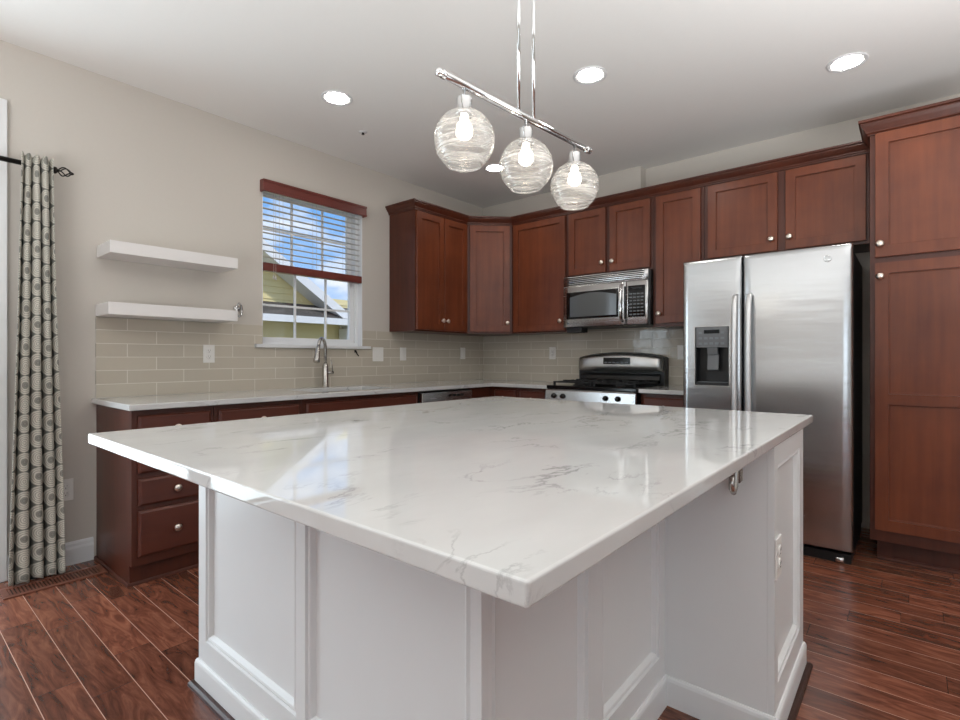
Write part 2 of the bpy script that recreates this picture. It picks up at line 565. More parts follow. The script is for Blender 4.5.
class MB:
    """collects shapes into one mesh"""

    def __init__(self):
        self.bm = bmesh.new()

    def box(self, x0, x1, y0, y1, z0, z1, bevel=0.0, seg=2):
        x0, x1 = sorted((x0, x1))
        y0, y1 = sorted((y0, y1))
        z0, z1 = sorted((z0, z1))
        b = bmesh.new()
        bmesh.ops.create_cube(b, size=1)
        for v in b.verts:
            v.co = Vector(((x0 + x1) / 2 + v.co.x * (x1 - x0), (y0 + y1) / 2 + v.co.y * (y1 - y0),
                           (z0 + z1) / 2 + v.co.z * (z1 - z0)))
        if bevel:
            bmesh.ops.bevel(b, geom=b.edges[:], offset=bevel, segments=seg, affect='EDGES', profile=0.5)
        self.merge(b)
        return self

    def merge(self, b, mtx=None):
        me = bpy.data.meshes.new('tmp')
        if mtx is not None:
            b.transform(mtx)
        bmesh.ops.recalc_face_normals(b, faces=b.faces[:])
        b.to_mesh(me)
        b.free()
        self.bm.from_mesh(me)
        bpy.data.meshes.remove(me)

    def prism(self, pts, lo, hi, plane='xy', bevel=0.0):
        """polygon pts extruded along the remaining axis"""
        b = bmesh.new()

        def P(p, t):
            if plane == 'xy':
                return (p[0], p[1], t)
            if plane == 'xz':
                return (p[0], t, p[1])
            return (t, p[0], p[1])
        a = [b.verts.new(P(p, lo)) for p in pts]
        c = [b.verts.new(P(p, hi)) for p in pts]
        b.faces.new(a)
        b.faces.new(c)
        n = len(pts)
        for i in range(n):
            b.faces.new((a[i], a[(i + 1) % n], c[(i + 1) % n], c[i]))
        bmesh.ops.recalc_face_normals(b, faces=b.faces[:])
        if bevel:
            bmesh.ops.bevel(b, geom=b.edges[:], offset=bevel, segments=2, affect='EDGES', profile=0.5)
        self.merge(b)
        return self

    def lathe(self, prof, axis='z', loc=(0, 0, 0), n=24, closed=False):
        """prof: list of (radius, along)"""
        b = bmesh.new()
        rings = []
        for r, h in prof:
            if r < 1e-6:
                rings.append([b.verts.new((0, 0, h))])
            else:
                rings.append([b.verts.new((r * math.cos(2 * PI * i / n), r * math.sin(2 * PI * i / n), h)) for i in range(n)])
        prs = list(zip(rings[:-1], rings[1:]))
        if closed:
            prs.append((rings[-1], rings[0]))
        for A, B in prs:
            for i in range(n):
                j = (i + 1) % n
                if len(A) == 1 and len(B) == 1:
                    continue
                if len(A) == 1:
                    b.faces.new((A[0], B[i], B[j]))
                elif len(B) == 1:
                    b.faces.new((A[i], A[j], B[0]))
                else:
                    b.faces.new((A[i], A[j], B[j], B[i]))
        if not closed:
            for R in (rings[0], rings[-1]):
                if len(R) > 1:
                    b.faces.new(R)
        for f in b.faces:
            f.smooth = True
        m = Matrix.Translation(loc)
        if axis == '-y':
            m = m @ Matrix.Rotation(PI / 2, 4, 'X')      # z -> -y
        elif axis == 'y':
            m = m @ Matrix.Rotation(-PI / 2, 4, 'X')
        elif axis == 'x':
            m = m @ Matrix.Rotation(PI / 2, 4, 'Y')
        elif axis == '-x':
            m = m @ Matrix.Rotation(-PI / 2, 4, 'Y')
        elif axis == '-z':
            m = m @ Matrix.Rotation(PI, 4, 'X')
        self.merge(b, m)
        return self

    def tube(self, path, r, n=12, cap=True, closed=False, flat=1.0):
        b = bmesh.new()
        pts = [Vector(p) for p in path]
        rad = r if isinstance(r, (list, tuple)) else [r] * len(pts)
        rings = []
        up = None
        for i, p in enumerate(pts):
            if closed:
                t = (pts[(i + 1) % len(pts)] - pts[i - 1]).normalized()
            else:
                t = (pts[min(i + 1, len(pts) - 1)] - pts[max(i - 1, 0)]).normalized()
            if up is None:
                up = Vector((0, 0, 1)) if abs(t.z) < 0.9 else Vector((1, 0, 0))
            s = t.cross(up).normalized()
            up = s.cross(t).normalized()
            rings.append([b.verts.new(p + (s * math.cos(2 * PI * k / n) * flat + up * math.sin(2 * PI * k / n)) * rad[i]) for k in range(n)])
        prs = list(zip(rings[:-1], rings[1:]))
        if closed:
            prs.append((rings[-1], rings[0]))
        for A, B in prs:
            for k in range(n):
                f = b.faces.new((A[k], A[(k + 1) % n], B[(k + 1) % n], B[k]))
                f.smooth = True
        if cap and not closed:
            b.faces.new(rings[0])
            b.faces.new(rings[-1])
        self.merge(b)
        return self

    def framed(self, x0, x1, z0, z1, loops, back=None, mtx=None):
        """nested rectangles (inset, y) facing -y; closes the last; back = y of a closing back face"""
        b = bmesh.new()
        R = []
        L = list(loops)
        if back is not None:
            L = [(0, back)] + L
        for ins, y in L:
            iz = ins if not isinstance(ins, tuple) else ins[1]
            ix = ins if not isinstance(ins, tuple) else ins[0]
            R.append([b.verts.new(c) for c in ((x0 + ix, y, z0 + iz), (x1 - ix, y, z0 + iz), (x1 - ix, y, z1 - iz), (x0 + ix, y, z1 - iz))])
        for A, B in zip(R[:-1], R[1:]):
            for i in range(4):
                b.faces.new((A[i], A[(i + 1) % 4], B[(i + 1) % 4], B[i]))
        b.faces.new(R[-1])
        if back is not None:
            b.faces.new(R[0])
        self.merge(b, mtx)
        return self

    def sweep(self, path, prof, closed=False):
        """prof [(out, z)] swept along a plan path, out = to the right of travel, mitred"""
        b = bmesh.new()
        P = [Vector(p) for p in path]
        n = len(P)
        rings = []
        for i in range(n):
            ns = []
            for k in ((i - 1, i), (i, i + 1)):
                if closed:
                    k = (k[0] % n, k[1] % n)
                if k[0] < 0 or k[1] >= n:
                    continue
                d = (P[k[1]] - P[k[0]]).normalized()
                ns.append(Vector((d.y, -d.x)))
            m = ns[0] if len(ns) == 1 else (ns[0] + ns[1]) / (1 + ns[0].dot(ns[1]))
            rings.append([b.verts.new((P[i].x + m.x * o, P[i].y + m.y * o, z)) for o, z in prof])
        k = len(prof)
        prs = list(zip(rings[:-1], rings[1:]))
        if closed:
            prs.append((rings[-1], rings[0]))
        for A, B in prs:
            for i in range(k):
                b.faces.new((A[i], A[(i + 1) % k], B[(i + 1) % k], B[i]))
        if not closed:
            b.faces.new(rings[0])
            b.faces.new(rings[-1])
        self.merge(b)
        return self

    def build(self, name, material, parent=None, smooth=False):
        me = bpy.data.meshes.new(name)
        self.bm.to_mesh(me)
        self.bm.free()
        me.materials.append(material)
        if smooth:
            for p in me.polygons:
                p.use_smooth = True
        o = bpy.data.objects.new(name, me)
        COL.objects.link(o)
        if parent:
            o.parent = parent
        return o

    def top(self, name, material, label=None, cat=None, group=None, kind=None, smooth=False, base=None):
        """a top-level one-mesh object; base = its origin"""
        if base is not None:
            bmesh.ops.translate(self.bm, verts=self.bm.verts[:], vec=-Vector(base))
        o = self.build(name, material, None, smooth)
        if base is not None:
            o.location = base
        tag(o, label, cat, group, kind)
        return o


def tag(o, label=None, cat=None, group=None, kind=None):
    for k, v in (('label', label), ('category', cat), ('group', group), ('kind', kind)):
        if v:
            o[k] = v
    return o


def thing(name, label, cat, loc=(0, 0, 0), rz=0.0, group=None):
    o = bpy.data.objects.new(name, None)
    o.empty_display_size = 0.1
    COL.objects.link(o)
    o.location = loc
    o.rotation_euler = (0, 0, rz)
    return tag(o, label, cat, group)


def copy_tree(o, parent=None):
    kids = [c for c in bpy.data.objects if c.parent == o]
    c = o.copy()
    COL.objects.link(c)
    if parent:
        c.parent = parent
    for k in kids:
        copy_tree(k, c)
    return c


# ------------------------------------------------------------------ the setting
XL, YF = -9.0, -8.0          # far walls of the open plan room

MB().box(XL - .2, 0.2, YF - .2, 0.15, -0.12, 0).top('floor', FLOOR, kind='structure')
MB().box(XL - .2, 0.2, YF - .2, 0.15, H, H + 0.12).top('ceiling', CEIL, kind='structure')


def wall_with_holes(name, u0, u1, holes, maker, t0, t1):
    """holes: (u0,u1,z0,z1); maker(mb,u0,u1,t0,t1,z0,z1)"""
    mb = MB()
    us = sorted(holes)
    cur = u0
    for a, b, z0, z1 in us:
        maker(mb, cur, a, t0, t1, 0, H)
        if z0 > 0:
            maker(mb, a, b, t0, t1, 0, z0)
        maker(mb, a, b, t0, t1, z1, H)
        cur = b
    maker(mb, cur, u1, t0, t1, 0, H)
    return mb.top(name, WALL, kind='structure')


def mk_y(mb, a, b, t0, t1, z0, z1):
    mb.box(a, b, t0, t1, z0, z1)


def mk_x(mb, a, b, t0, t1, z0, z1):
    mb.box(t0, t1, a, b, z0, z1)


WX0, WX1, WZ0, WZ1 = -2.475, -1.598, 1.235, 2.405
wall_with_holes('wall_back', XL, 0.2, [(-5.80, -3.92, 0, 2.37), (WX0, WX1, WZ0, WZ1)], mk_y, 0.0, 0.15)
wall_with_holes('wall_right', YF, 0.0, [], mk_x, 0.0, 0.15)
wall_with_holes('wall_left', YF, 0.0, [(-7.4, -4.4, 0.5, 2.4)], mk_x, XL - 0.15, XL)
wall_with_holes('wall_front', XL, 0.2, [(-6.7, -4.5, 0.5, 2.4)], mk_y, YF - 0.15, YF)
# duct chase above the wall cabinets
MB().box(-0.10, 0.0, -1.81, -1.42, 2.36, H).top('wall_chase', WALL, kind='structure')

BASEP = [(0, 0), (0.015, 0), (0.015, 0.085), (0.011, 0.098), (0.011, 0.112), (0.005, 0.125), (0, 0.125)]
MB().sweep([(-3.83, -0.0005), (-3.466, -0.0005)], BASEP).top('baseboard_back', TRIM, kind='structure')
MB().sweep([(-0.0005, -4.02), (-0.0005, YF)], BASEP).top('baseboard_right', TRIM, kind='structure')
MB().sweep([(XL + .0005, YF), (XL + .0005, 0)], BASEP).top('baseboard_left', TRIM, kind='structure')
MB().sweep([(0, YF + .0005), (XL, YF + .0005)], BASEP).top('baseboard_front', TRIM, kind='structure')

# kitchen window: vinyl double-hung, six-lite grilles, stool
win = thing('window_1', None, None, (WX0, 0, WZ0))
win['kind'] = 'structure'
W, HW = WX1 - WX0, WZ1 - WZ0


def ring(mb, x0, x1, y0, y1, z0, z1, t):
    mb.box(x0, x0 + t, y0, y1, z0, z1)
    mb.box(x1 - t, x1, y0, y1, z0, z1)
    mb.box(x0 + t, x1 - t, y0, y1, z0, z0 + t)
    mb.box(x0 + t, x1 - t, y0, y1, z1 - t, z1)


mb = MB()
mb.box(0.002, 0.012, 0.055, 0.148, 0.002, HW - 0.002)
mb.box(W - 0.034, W - 0.002, 0.055, 0.148, 0.002, HW - 0.002)
mb.box(0.012, W - 0.034, 0.055, 0.148, 0.002, 0.026)
mb.box(0.012, W - 0.034, 0.055, 0.148, HW - 0.032, HW - 0.002)
mb.build('window_frame', VINYL, win)
MEET = 0.575


def sash(name, y0, y1, z0, z1, bars, zbar):
    m = MB()
    xa, xb = 0.014, W - 0.036
    m.box(xa, xa + 0.026, y0, y1, z0, z1)
    m.box(xb - 0.042, xb, y0, y1, z0, z1)
    m.box(xa + 0.026, xb - 0.042, y0, y1, z0, z0 + 0.030)
    m.box(xa + 0.026, xb - 0.042, y0, y1, z1 - 0.036, z1)
    o = m.build(name, VINYL, win)
    g = MB()
    ym_ = (y0 + y1) / 2
    for fx in bars:
        g.box(fx - 0.008, fx + 0.008, ym_ - 0.006, ym_ + 0.006, z0 + 0.030, z1 - 0.036)
    g.box(xa + 0.026, xb - 0.042, ym_ - 0.005, ym_ + 0.005, zbar - 0.008, zbar + 0.008)
    g.build('grille', VINYL, o)
    MB().box(xa + 0.026, xb - 0.042, ym_ - 0.0015, ym_ + 0.0015, z0 + 0.030, z1 - 0.036).build('pane', PANE, o)


sash('lower_sash', 0.070, 0.098, 0.027, MEET + 0.02, (0.305, 0.575), 0.294)
sash('upper_sash', 0.104, 0.132, MEET - 0.02, HW - 0.033, (0.297, 0.567), 0.86)
mb = MB()
mb.box(-0.055, W + 0.07, -0.03, 0.0, -0.022, 0.002, 0.003)
mb.box(0.002, W - 0.002, -0.001, 0.056, -0.02, 0.002)
mb.build('window_stool', TRIM, win)
jb = MB()
jb.box(W - 0.006, W - 0.0005, 0.0, 0.056, 0.002, HW - 0.001)
jb.box(0.0005, 0.006, 0.0, 0.056, 0.002, HW - 0.001)
jb.box(0.006, W - 0.006, 0.0, 0.056, HW - 0.006, HW - 0.0005)
jb.build('jamb_liner', TRIM, win)

# patio door left of the curtain
pd = thing('door_1', None, None, (-5.80, 0, 0))
pd['kind'] = 'structure'
mb = MB()
mb.box(-0.09, 0.0, -0.022, 0.0, 0, 2.455, 0.003)
mb.box(1.88, 1.97, -0.022, 0.0, 0, 2.455, 0.003)
mb.box(0.0, 1.88, -0.022, 0.0, 2.37, 2.455, 0.003)
mb.build('casing', TRIM, pd)
for k, (a, y) in enumerate(((0.005, 0.03), (0.92, 0.075))):
    mb = MB()
    ring(mb, a, a + 0.955, y, y + 0.04, 0.01, 2.365, 0.08)
    f = mb.build('sliding_panel', VINYL, pd)
    MB().box(a + 0.08, a + 0.875, y + 0.018, y + 0.022, 0.09, 2.285).build('pane', PANE, f)
# windows of the walls behind the photographer


def plain_window(name, loc, rz, w, h):
    t = thing(name, None, None, loc, rz)
    t['kind'] = 'structure'
    mb = MB()
    ring(mb, 0.0, w, 0.03, 0.10, 0, h, 0.06)
    mb.box(w / 2 - 0.04, w / 2 + 0.04, 0.03, 0.10, 0.06, h - 0.06)
    mb.box(0.06, w - 0.06, 0.05, 0.08, h / 2 - 0.03, h / 2 + 0.03)
    f = mb.build('window_frame', VINYL, t)
    MB().box(0.06, w - 0.06, 0.062, 0.066, 0.06, h - 0.06).build('pane', PANE, f)
    mb = MB()
    ring(mb, -0.08, w + 0.08, -0.02, 0.0, -0.08, h + 0.08, 0.08)
    mb.build('casing', TRIM, t)


plain_window('window_2', (XL, -7.4, 0.5), PI / 2, 3.0, 1.9)
plain_window('window_3', (-4.5, YF, 0.5), PI, 2.2, 1.9)

# ------------------------------------------------------------------ outdoors
MB().box(-30, 30, 0.6, 60, -1.0, -0.8).top('ground', GRASS, kind='structure')
hs = thing('neighbor_house', 'yellow sided house with a sloping white gable edge outside the kitchen window', 'house', (0, 5, -0.8))
YH, PX, PZ, SL = 0.0, -2.6, 5.40, 0.657
# lapped siding of the gable wall
b = bmesh.new()
z = 0.0
while z < PZ - 0.1:
    zt = z + 0.11
    half0 = (PZ - z) / SL if z > 3.0 else 5.5
    xa, xb = max(PX - half0, -7.6), min(PX + half0, 2.6)
    vs = [b.verts.new(c) for c in ((xa, -0.014, z), (xb, -0.014, z), (xb, 0.0, zt), (xa, 0.0, zt))]
    b.faces.new(vs)
    vb = [b.verts.new(c) for c in ((xa, 0.0, z), (xb, 0.0, z), (xb, -0.014, z), (xa, -0.014, z))]
    b.faces.new(vb)
    z = zt
mb = MB()
mb.bm.free()
mb.bm = b
mb.build('siding', SIDING, hs)
MB().prism([(-7.6, 0), (2.6, 0), (2.6, PZ - 5.2 * SL), (PX, PZ), (-7.6, PZ - 5 * SL)], 0.005, 6.0, 'xz').build('house_body', SIDING, hs)
for sgn in (1, -1):
    rf = MB()
    e = 5.75
    rf.prism([(PX, PZ), (PX + sgn * e, PZ - e * SL), (PX + sgn * e, PZ - e * SL + 0.14), (PX, PZ + 0.14)], -0.38, 6.3, 'xz')
    rf.build('roof', SHINGLE, hs)
    fa = MB()
    fa.prism([(PX, PZ - 0.06), (PX + sgn * e, PZ - e * SL - 0.06), (PX + sgn * e, PZ - e * SL + 0.125), (PX, PZ + 0.125)], -0.42, -0.385, 'xz')
    fa.prism([(PX, PZ - 0.05), (PX + sgn * e, PZ - e * SL - 0.05), (PX + sgn * e, PZ - e * SL - 0.01), (PX, PZ - 0.01)], -0.385, -0.02, 'xz')
    fa.build('rake_trim', HTRIM, hs)
pr = MB()
pr.prism([(-0.45, 2.66), (-0.02, 2.92), (-0.02, 2.74), (-0.45, 2.62)], -7.5, 2.4, 'yz')
pr.build('porch_roof', SHINGLE, hs)
MB().box(-7.5, 2.4, -0.49, -0.452, 2.55, 2.665).build('porch_fascia', HTRIM, hs)
pp = MB()
pp.box(1.62, 1.95, -0.30, -0.03, 0, 2.5, 0.01)
pp.build('porch_post', HTRIM, hs)

# ------------------------------------------------------------------ cabinets
STILE = 0.056


def door_loops(st=STILE):
    return [(0, 0.002), (0.002, 0), (st, 0), (st + 0.0008, 0.0125), (st + 0.005, 0.0125), (st + 0.007, 0.0135)]


DRAWER_LOOPS = [(0, 0.008), (0.004, 0.005), (0.012, 0.0)]


def knob(parent, x, z, y=-0.02):
    k = MB().lathe([(0.008, -0.0005), (0.008, 0.002), (0.0055, 0.004), (0.0055, 0.012), (0.0178, 0.018), (0.019, 0.022), (0.015, 0.028), (0, 0.030)], '-y', (x, y, z), 20)
    return k.build('knob', NICKEL, parent)


def add_door(root, x0, x1, z0, z1, knob_at=None, rail=None, st=STILE):
    d = MB()
    if rail is None:
        d.framed(x0, x1, z0, z1, [(i, y - 0.0205) for i, y in door_loops(st)], back=-0.0005)
    else:
        L = [(0, -0.0185)] + [(i, y - 0.0205) for i, y in door_loops(st)][1:]
        L = [(0, -0.0205)] + L[2:]
        L2 = [((st if k else 0, s), y) for k, (s, y) in enumerate(L)]
        a, c = rail
        half = (a + c) / 2
        lo = [(0, -0.0205), (st, -0.0205), (st + .0008, -0.008), (st + .005, -0.008), (st + .007, -0.007)]
        rw = (c - a) / 2
        for za, zb, top in ((z0, half, False), (half, z1, True)):
            b = bmesh.new()
            R = []
            for ins, y in lo:
                zl = za + (max(0, ins - st) + (st if not top else rw) if ins else 0)
                zh = zb - (max(0, ins - st) + (st if top else rw) if ins else 0)
                R.append([b.verts.new(q) for q in ((x0 + ins, y, zl), (x1 - ins, y, zl), (x1 - ins, y, zh), (x0 + ins, y, zh))])
            for A, B in zip(R[:-1], R[1:]):
                for i in range(4):
                    b.faces.new((A[i], A[(i + 1) % 4], B[(i + 1) % 4], B[i]))
            b.faces.new(R[-1])
            bk = [b.verts.new(q) for q in ((x0, -0.0005, za), (x1, -0.0005, za), (x1, -0.0005, zb), (x0, -0.0005, zb))]
            for i in range(4):
                b.faces.new((R[0][i], R[0][(i + 1) % 4], bk[(i + 1) % 4], bk[i]))
            b.faces.new(bk)
            d.merge(b)
    o = d.build('door', CHERRY, root)
    if knob_at:
        knob(o, knob_at[0], knob_at[1], -0.0205)
    return o


def add_drawer(root, x0, x1, z0, z1, knobs=1):
    d = MB().framed(x0, x1, z0, z1, [(i, y - 0.0205) for i, y in DRAWER_LOOPS], back=-0.0005)
    o = d.build('drawer', CHERRYH, root)
    if knobs == 1:
        knob(o, (x0 + x1) / 2, (z0 + z1) / 2, -0.0205)
    elif knobs == 2:
        knob(o, x0 + (x1 - x0) * .25, (z0 + z1) / 2, -0.0205)
        knob(o, x0 + (x1 - x0) * .75, (z0 + z1) / 2, -0.0205)
    return o


def wall_cabinet(label, loc, rz, w, z0, z1, depth=0.328, group='wall cabinets'):
    """local x along the front (left to right for the viewer), front at y=0"""
    t = thing('upper_cabinet', label, 'cabinet', (loc[0], loc[1], z0), rz, group)
    h = z1 - z0
    m = MB().box(0.0006, w - 0.0006, 0, depth, 0, h, 0.0008, 1)
    m.build('cabinet_body', CHERRYD, t)
    return t


ZU0, ZU1 = 1.370, 2.440
DB, DT = 0.012, 1.022     # door bottom and top above the cabinet bottom
# two-door cabinet right of the window
t = wall_cabinet('tall cherry two-door wall cabinet right of the kitchen window', (-1.305, -0.330), 0, 0.668, ZU0, ZU1)
add_door(t, 0.010, 0.339, DB, DT, (0.339 - 0.025, 0.10))
add_door(t, 0.347, 0.655, DB, DT, (0.347 + 0.028, 0.10))
# diagonal corner cabinet
t = thing('corner_cabinet', 'lighter looking cherry wall cabinet set diagonally across the corner, single door', 'cabinet', (-0.635, -0.330, ZU0), -PI / 4, 'wall cabinets')
S2 = math.sqrt(2)
LC = 0.305 * S2
r = Matrix.Rotation(PI / 4, 3, 'Z')
plan = [(-0.6355, -0.3300), (-0.3300, -0.6355), (-0.002, -0.6355), (-0.002, -0.002), (-0.6355, -0.002)]
loc_pts = []
for p in plan:
    q = r @ Vector((p[0] + 0.635, p[1] + 0.330, 0))
    loc_pts.append((q.x, q.y))
MB().prism(loc_pts, 0, ZU1 - ZU0).build('cabinet_body', CHERRYD, t)
add_door(t, 0.026, LC - 0.024, DB + 0.004, DT, (LC - 0.024 - 0.025, 0.10))
# single wide door
RZ = -PI / 2


def rc(y):
    return (-0.330, y)


t = wall_cabinet('cherry single-door wall cabinet between the corner cabinet and the microwave', rc(-0.637), RZ, 0.596, ZU0, ZU1)
add_door(t, 0.026, 0.585, DB, DT, (0.545, 0.095))
ZM = 1.835
t = wall_cabinet('short cherry two-door wall cabinet directly above the microwave', rc(-1.234), RZ, 0.772, ZM, ZU1)
add_door(t, 0.028, 0.375, 0.018, DT + ZU0 - ZM, (0.347, 0.098))
add_door(t, 0.412, 0.752, 0.018, DT + ZU0 - ZM, (0.440, 0.098))
t = wall_cabinet('narrow cherry wall cabinet between the microwave and the refrigerator', rc(-2.007), RZ, 0.382, ZU0 + .01, ZU1)
add_door(t, 0.028, 0.360, 0.028, DT - .01, (0.054, 0.10))
ZF = 1.845
t = wall_cabinet('short wide cherry two-door wall cabinet above the refrigerator', rc(-2.390), RZ, 0.972, ZF, ZU1)
add_door(t, 0.028, 0.474, 0.018, DT + ZU0 - ZF, (0.440, 0.098))
add_door(t, 0.522, 0.955, 0.018, DT + ZU0 - ZF, (0.546, 0.098))
# under-cabinet shadow rail + crown
CROWN = [(0.0, 2.402), (0.008, 2.402), (0.008, 2.410), (0.013, 2.414), (0.013, 2.421), (0.026, 2.436), (0.037, 2.452), (0.037, 2.459), (0.046, 2.462), (0.046, 2.474), (0.0, 2.474)]
MB().sweep([(-1.3055, -0.002), (-1.3055, -0.3305), (-0.635, -0.3305), (-0.3305, -0.635), (-0.3305, -3.3615)], CROWN).top(
    'crown_molding', CHERRYD, 'dark cherry crown molding running along the tops of the wall cabinets', 'molding', base=(-1.305, -0.33, 2.398))

# tall pantry cabinet
PXF = -0.650
t = thing('pantry_cabinet', 'tall cherry pantry cabinet right of the refrigerator, full height doors', 'cabinet', (PXF, -3.378, 0), RZ)
PW = 0.62
mb = MB()
mb.box(0, PW, 0, 0.645, 0.115, 2.40, 0.001, 1)
mb.box(0.03, PW, 0.070, 0.640, 0.0, 0.115)
mb.build('cabinet_body', CHERRYD, t)
add_door(t, 0.024, PW - 0.02, 1.700, 2.392, (0.046, 1.772), st=0.060)
add_door(t, 0.024, PW - 0.02, 0.180, 1.668, (0.046, 1.592), rail=(0.882, 0.938), st=0.060)
MB().sweep([(0.03, 0.0695), (PW, 0.0695)], [(0, 0), (0.012, 0), (0.011, 0.009), (0.006, 0.014), (0, 0.015)]).build('shoe_molding', CHERRYD, t)
PC = [(0.0, 2.390), (0.010, 2.390), (0.010, 2.398), (0.018, 2.404), (0.018, 2.410), (0.032, 2.434), (0.040, 2.450), (0.040, 2.457), (0.050, 2.460), (0.050, 2.474), (0.0, 2.474)]
MB().sweep([(-0.0005, 0.262), (-0.0005, -0.0005), (PW, -0.0005)][::-1], [(-o, z) for o, z in PC]).build('crown_molding', CHERRYD, t)

# base cabinets ----------------------------------------------------------
YB = -0.600            # face frame plane of the window run


def base_cabinet(label, loc, rz, w, depth=0.597, h=0.878, toe_left=0, sink=False):
    t = thing('base_cabinet', label, 'cabinet', (loc[0], loc[1], 0), rz, 'base cabinets')
    mb = MB()
    if sink:
        mb.box(0.0006, w - 0.0006, 0, depth, 0.10, 0.62)
        mb.box(0.0006, w - 0.0006, 0, 0.02, 0.62, h)
        mb.box(0.0006, 0.018, 0.02, depth, 0.62, h)
        mb.box(w - 0.018, w - 0.0006, 0.02, depth, 0.62, h)
    else:
        mb.box(0.0006, w - 0.0006, 0, depth, 0.10, h, 0.0008, 1)
    mb.box(0.0006 + toe_left, w - 0.0006, 0.03, depth, 0.0, 0.10)
    mb.build('cabinet_body', CHERRYD, t)
    return t


t = base_cabinet('cherry three-drawer base cabinet at the left end of the sink counter', (-3.452, YB), 0, 0.392)
add_drawer(t, 0.026, 0.372, 0.707, 0.850)
add_drawer(t, 0.026, 0.372, 0.560, 0.692)
add_drawer(t, 0.026, 0.372, 0.398, 0.533)
add_drawer(t, 0.026, 0.372, 0.146, 0.374)
MB().sweep([(-0.0005, 0.597), (-0.0005, 0.0295), (0.392, 0.0295)], [(0, 0), (0.012, 0), (0.011, 0.009), (0.006, 0.014), (0, 0.015)]).build('shoe_molding', CHERRYD, t)
t['label'] = 'cherry drawer base cabinet at the left end of the sink counter'
t = base_cabinet('cherry base cabinet with one drawer, second from the left end of the sink counter', (-3.059, YB), 0, 0.536)
add_drawer(t, 0.022, 0.512, 0.707, 0.850)
add_door(t, 0.022, 0.264, 0.13, 0.680, (0.240, 0.62))
add_door(t, 0.270, 0.512, 0.13, 0.680, (0.294, 0.62))
t = base_cabinet('wide cherry sink base cabinet below the window', (-2.522, YB), 0, 1.000, sink=True)
add_drawer(t, 0.024, 0.976, 0.707, 0.850, 0)
add_door(t, 0.024, 0.497, 0.13, 0.680, (0.470, 0.62))
add_door(t, 0.503, 0.976, 0.13, 0.680, (0.530, 0.62))
# dishwasher
t = thing('dishwasher', 'stainless dishwasher under the counter, between sink and corner', 'dishwasher', (-1.510, YB, 0))
MB().box(0.002, 0.602, 0.004, 0.58, 0.0, 0.870).build('tub', BLACK, t)
MB().box(0.004, 0.600, -0.030, 0.003, 0.115, 0.765, 0.004).build('door', STEEL, t)
cp = MB().box(0.004, 0.600, -0.034, 0.003, 0.770, 0.862, 0.006).build('control_panel', STEEL, t)
for k in range(4):
    MB().box(0.30 + 0.05 * k, 0.335 + 0.05 * k, -0.0365, -0.0342, 0.82, 0.838, 0.0008, 1).build('button', BLACK, cp)
MB().tube([(0.08, -0.033, 0.735), (0.08, -0.062, 0.735), (0.52, -0.062, 0.735), (0.52, -0.033, 0.735)], 0.009).build('handle', STEEL, t)
# corner base cabinet (L shaped) with its two drawer fronts
t = thing('corner_base_cabinet', 'cherry corner base cabinet under the meeting of the two counters', 'cabinet', (-0.600, -0.600, 0), RZ, 'base cabinets')
mb = MB()
lp = [(-0.305, -0.0), (-0.305, 0.0)]
# local frame of the range run: x = -world y - 0.6, y = world x + 0.6
pl = [(0.0, 0.0), (0.295, 0.0), (0.295, 0.597), (-0.597, 0.597), (-0.597, -0.3055), (0.0, -0.3055)]
mb.prism(pl, 0.0, 0.878)
mb.build('cabinet_body', CHERRYD, t)
add_drawer(t, 0.045, 0.275, 0.707, 0.850)
add_door(t, 0.045, 0.275, 0.13, 0.680, (0.25, 0.62))
t = base_cabinet('narrow cherry base cabinet just left of the range', (-0.600, -0.896), RZ, 0.334)
add_drawer(t, 0.030, 0.300, 0.707, 0.850)
add_door(t, 0.030, 0.300, 0.13, 0.680, (0.06, 0.62))
t = base_cabinet('narrow cherry base cabinet between the range and the refrigerator', (-0.600, -2.018), RZ, 0.372)
add_drawer(t, 0.022, 0.345, 0.707, 0.850)
add_door(t, 0.022, 0.345, 0.13, 0.680, (0.05, 0.62))

# worktops ---------------------------------------------------------------
CT = 0.030
SX0, SX1, SY0, SY1 = -2.36, -1.70, -0.52, -0.13   # sink cut-out
OV = 0.648


def slab_pieces(mb, z0, z1):
    mb.box(-3.475, SX0, -OV, -0.0005, z0, z1)
    mb.box(SX1, -0.0005, -OV, -0.0005, z0, z1)
    mb.box(SX0, SX1, -OV, SY0, z0, z1)
    mb.box(SX0, SX1, SY1, -0.0005, z0, z1)
    mb.box(-OV, -0.0005, -1.231, -OV, z0, z1)


mb = MB()
# one L-shaped slab with the sink cut-out, as a quad grid without inner seams
b = bmesh.new()
xs = [-3.475, SX0, SX1, -OV, -0.0005]
ys = [-1.231, -OV, SY0, SY1, -0.0005]
cells = set()
for i in range(4):
    for j in range(4):
        if j == 0 and i != 3:
            continue
        if j == 2 and i == 1:
            continue
        cells.add((i, j))
vt = {}


def gv(i, j, top):
    k = (i, j, top)
    if k not in vt:
        vt[k] = b.verts.new((xs[i], ys[j], ZC if top else ZC - CT))
    return vt[k]


